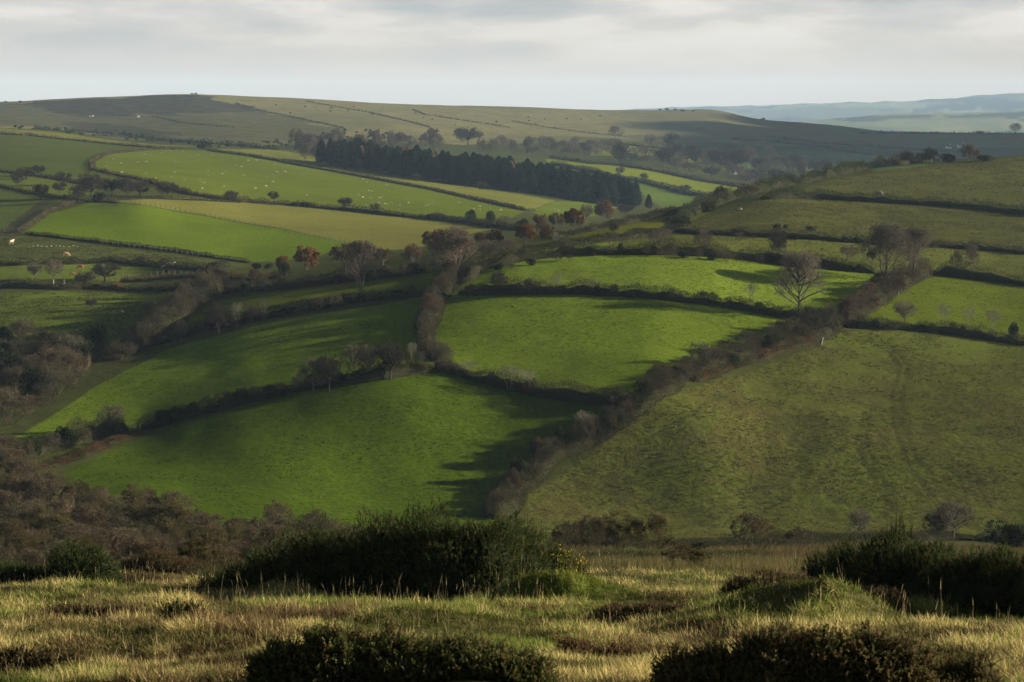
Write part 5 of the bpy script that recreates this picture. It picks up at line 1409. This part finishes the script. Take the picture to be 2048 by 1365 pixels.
def fence(label, line, n, hm=1.25, dmin=200):
    """posts and wire; every post a part"""
    P = []
    L = np.array(line, float); sl = np.concatenate([[0], np.cumsum(np.hypot(*np.diff(L, axis=0).T))])
    for q in np.linspace(0, sl[-1], n): P.append(hit(np.interp(q, sl, L[:, 0]), np.interp(q, sl, L[:, 1]), dmin))
    P = np.array(P); c = P[0].copy(); r = thing('wire_fence', label, 'fence', tuple(c)); P = P - c
    g = Geo(); box(g, (0, 0, hm / 2 - .1), (.16, .16, hm + .2)); o = g.build('post', M_WOOD, r); me = o.data; o.location = P[0]
    for p in P[1:]:
        q = link('post', me, r); q.location = p; q.scale = (1, 1, random.uniform(.85, 1.15)); q.rotation_euler = (random.uniform(-.08, .08), random.uniform(-.08, .08), random.random())
    w = Geo()
    for z in (.45, .8, 1.12): w.prisms(P[:-1] + [0, 0, z], P[1:] + [0, 0, z], .012, .012, np.array([.2, .2, .2]), 3)
    w.build('wire', M_WOOD, r)


fence('post and wire fence between the brightest field and the olive field', [(250,407),(330,415),(430,437),(520,455),(610,474),(700,488)], 46)
fence('wire fence along the bottom of the brightest field', [(205,489),(300,500),(400,514),(470,522)], 26)
fence('wire fence along the lower edge of the sheep pasture', [(380,388),(460,401),(560,410),(660,419),(760,428),(850,436)], 44)
fence('wire fence round the left end of the sheep pasture', [(186,340),(184,328),(200,313),(250,304),(300,300)], 18)
fence('wire fence along the left cattle field', [(150,566),(250,558),(330,552),(420,552)], 24)
fence('wire fence up the sunlit bank on the right spur', [(1110,472),(1200,452),(1290,434),(1390,416)], 26)


def house(label, u, v, w, d, h, rz):
    p = hit(u, v, 900); r = thing('farmhouse', label, 'house', tuple(p), rz)
    g = Geo(); box(g, (0, 0, h / 2 - .5), (w, d, h + 1))
    V = np.array([[sx * w / 2, sy * d / 2, h] for sx in (-1, 1) for sy in (-1, 1)] + [[sx * w / 2, 0, h + d * .42] for sx in (-1, 1)])
    g.add(V, [(0, 1, 4), (2, 5, 3)], (1, 1, 1)); wall = g.build('wall', M_WHITE, r)
    g = Geo(); e = .35
    for sy in (-1, 1):
        V = np.array([[-w / 2 - e, sy * (d / 2 + e), h - e * .84], [w / 2 + e, sy * (d / 2 + e), h - e * .84], [w / 2 + e, 0, h + d * .42 + .02], [-w / 2 - e, 0, h + d * .42 + .02]])
        V2 = V + [0, 0, .22]; g.add(np.concatenate([V, V2]), [(0, 1, 2), (0, 2, 3), (4, 6, 5), (4, 7, 6), (0, 5, 1), (0, 4, 5), (1, 6, 2), (1, 5, 6), (3, 4, 0), (3, 7, 4)], (1, 1, 1))
    rf = g.build('roof', M_SLATE, r)
    g = Geo(); box(g, (w / 2 - .9, 0, h + d * .42 + .5), (1.1, .9, 2.0)); g.build('chimney', M_WHITE, rf)
    for x in (-w * .3, 0, w * .3):
        for z in (1.2, 3.9):
            if z + 1.2 < h: g = Geo(); box(g, (x, -d / 2 - .01, z + .5), (1.0, .1, 1.2)); g.build('window', M_PANE, r)


house('small white farmhouse with slate roof on the distant shaded slope', 1921, 297, 7, 5, 3.6, .3)
house('low white barn left of the farmhouse on the distant slope', 1897, 298, 6, 4, 2.4, .2)
house('tiny white cottage among the hazy valley trees', 1466, 349, 5, 4, 3., .4)
# ---------------------------------------------------------------- light, air, camera
def light_and_camera():
    w = bpy.data.worlds.new('World'); sc.world = w; w.use_nodes = True
    nt = w.node_tree; nt.nodes.clear()
    sky = nd(nt, 'ShaderNodeTexSky', sky_type='NISHITA', sun_disc=False, sun_elevation=SUN_EL, sun_rotation=math.pi / 2 - SUN_AZ, air_density=1.0, dust_density=1.5)
    dirv = nd(nt, 'ShaderNodeTexCoord').outputs['Generated']
    sep = nd(nt, 'ShaderNodeSeparateXYZ', {0: dirv})
    z = sep.outputs[2]
    def stretched(sx, sz, off):
        return nd(nt, 'ShaderNodeMapping', {'Vector': dirv, 'Scale': (sx, sx, sz), 'Location': (off, off, 0)}).outputs[0]
    n1 = noise(nt, stretched(8, 50, 3.1), 1., 5, .5)
    n2 = noise(nt, stretched(20, 70, 7.7), 1., 7, .6)
    s = nd(nt, 'ShaderNodeMath', {0: n1, 1: nd(nt, 'ShaderNodeMath', {0: n2, 1: .45}, operation='MULTIPLY').outputs[0]}, operation='ADD').outputs[0]
    left = nd(nt, 'ShaderNodeMapRange', {0: sep.outputs[0], 1: -.30, 2: .12, 3: .11, 4: -.02}).outputs[0]
    right = nd(nt, 'ShaderNodeMapRange', {0: sep.outputs[0], 1: .16, 2: .30, 3: 0., 4: .06}).outputs[0]
    s2 = nd(nt, 'ShaderNodeMath', {0: nd(nt, 'ShaderNodeMath', {0: s, 1: left}, operation='ADD').outputs[0], 1: right}, operation='ADD').outputs[0]
    dark = nd(nt, 'ShaderNodeMath', {0: ramp(nt, s2, .68, .92), 1: ramp(nt, z, .012, .042)}, operation='MULTIPLY').outputs[0]
    grad = ramp(nt, z, -.005, .055)
    veil = mixc(nt, SKY_LOW, SKY_HIGH, grad)
    cl = mixc(nt, veil, SKY_CLOUD, nd(nt, 'ShaderNodeMath', {0: dark, 1: .62}, operation='MULTIPLY').outputs[0])
    bright = nd(nt, 'ShaderNodeMath', {0: ramp(nt, s2, .74, .56), 1: ramp(nt, z, .015, .05)}, operation='MULTIPLY').outputs[0]
    cl = mixc(nt, cl, SKY_WHITE, nd(nt, 'ShaderNodeMath', {0: bright, 1: .8}, operation='MULTIPLY').outputs[0])
    # thin high cloud over everything near the skyline, clearer overhead
    skyc = mixc(nt, mixc(nt, sky.outputs[0], (.34, .33, .31), 1., 'MULTIPLY'), cl, nd(nt, 'ShaderNodeMapRange', {0: z, 1: .06, 2: .20, 3: .92, 4: .05}).outputs[0])
    bg = nd(nt, 'ShaderNodeBackground', {'Color': skyc, 'Strength': SKY_STRENGTH})
    out = nd(nt, 'ShaderNodeOutputWorld'); nt.links.new(bg.outputs[0], out.inputs[0])
    L = bpy.data.lights.new('sun', 'SUN'); L.energy = SUN_STRENGTH; L.angle = math.radians(.55); L.color = (1., .90, .74)
    so = link('sun', L)
    from mathutils import Vector
    d = Vector((math.cos(SUN_EL) * math.cos(SUN_AZ), math.cos(SUN_EL) * math.sin(SUN_AZ), math.sin(SUN_EL)))
    so.rotation_euler = d.to_track_quat('Z', 'Y').to_euler()
    # the air: one even box round everything
    g = Geo(); box(g, (0, 7400, 30), (14600, 15600 + 1400, 360))
    m, nt = mat('haze_air')
    pv = nd(nt, 'ShaderNodeVolumePrincipled', {'Color': HAZE_COL, 'Density': HAZE_DENS, 'Anisotropy': .0})
    o = nd(nt, 'ShaderNodeOutputMaterial'); nt.links.new(pv.outputs[0], o.inputs['Volume'])
    hz = g.build('haze', m); tag(hz, kind='stuff')
    cam = bpy.data.cameras.new('camera'); co = link('camera', cam)
    co.rotation_euler = (math.pi / 2 - PITCH, 0, 0)
    cam.sensor_width = 36; cam.lens = 36 * FPX / 2048
    cam.clip_start = .5; cam.clip_end = 40000
    cam.dof.use_dof = True; cam.dof.focus_distance = 160; cam.dof.aperture_fstop = 5.6
    sc.camera = co
    vs = sc.view_settings
    vs.view_transform = 'Standard'; vs.look = 'None'; vs.gamma = 1; vs.exposure = EXPOSURE; vs.use_curve_mapping = False
    cy = sc.cycles
    cy.max_bounces = 4; cy.diffuse_bounces = 2; cy.glossy_bounces = 1; cy.transmission_bounces = 3; cy.transparent_max_bounces = 4; cy.volume_bounces = 0
    cy.use_denoising = True
    try: cy.denoiser = 'OPENIMAGEDENOISE'
    except Exception: pass
    cy.denoising_prefilter = 'NONE'; cy.denoising_input_passes = 'RGB_ALBEDO_NORMAL'


SKY_LOW, SKY_HIGH, SKY_CLOUD, SKY_WHITE = (1.74, 1.28, .84), (2.15, 2.02, 1.86), (.82, .96, 1.04), (2.6, 2.44, 2.26)
SKY_STRENGTH = .1
SUN_STRENGTH = 4.9
EXPOSURE = 1.84
HAZE_COL, HAZE_DENS = (.52, .73, .98, 1), .000042


def cloud_bank():
    """a low cloud out to the right of the view, whose shade lies over the distant slope"""
    d = np.array([math.cos(SUN_EL) * math.cos(SUN_AZ), math.cos(SUN_EL) * math.sin(SUN_AZ), math.sin(SUN_EL)])
    g = Geo()
    for gx, gy, rx, ry in [(420,2250,230,330),(640,2550,330,420),(900,2300,330,480),(560,2950,260,260),(900,2900,380,420),(330,2560,120,190),(1250,2600,400,600),(1250,2050,300,300),(760,1960,240,150)]:
        c = np.array([gx, gy, -45.]) + d * (620 + 45) / d[2]
        nu, nv = 28, 14; th = np.linspace(0, 2 * math.pi, nu, endpoint=False); ph = np.linspace(-math.pi / 2, math.pi / 2, nv)
        V = []
        for q in ph:
            j = 1 + .22 * fbm(np.cos(th) * 2.1 * math.cos(q) + gx, np.sin(th) * 2.1 * math.cos(q) + q * 1.5 + gy, 5, 3)
            V.append(np.stack([np.cos(th) * math.cos(q) * rx * j, np.sin(th) * math.cos(q) * ry * j, math.sin(q) * 60 * j], 1) + c)
        V = np.concatenate(V); F_ = []
        for i in range(nv - 1):
            for k in range(nu):
                A = i * nu + k; B = i * nu + (k + 1) % nu; F_ += [(A, B, B + nu), (A, B + nu, A + nu)]
        g.add(V, F_, (1, 1, 1))
    o = g.build('cloud', plain('cloud_vapour', (.8, .8, .8), .01, (.72, .73, .75), 1.), None, True); tag(o, kind='structure')


cloud_bank()
light_and_camera()
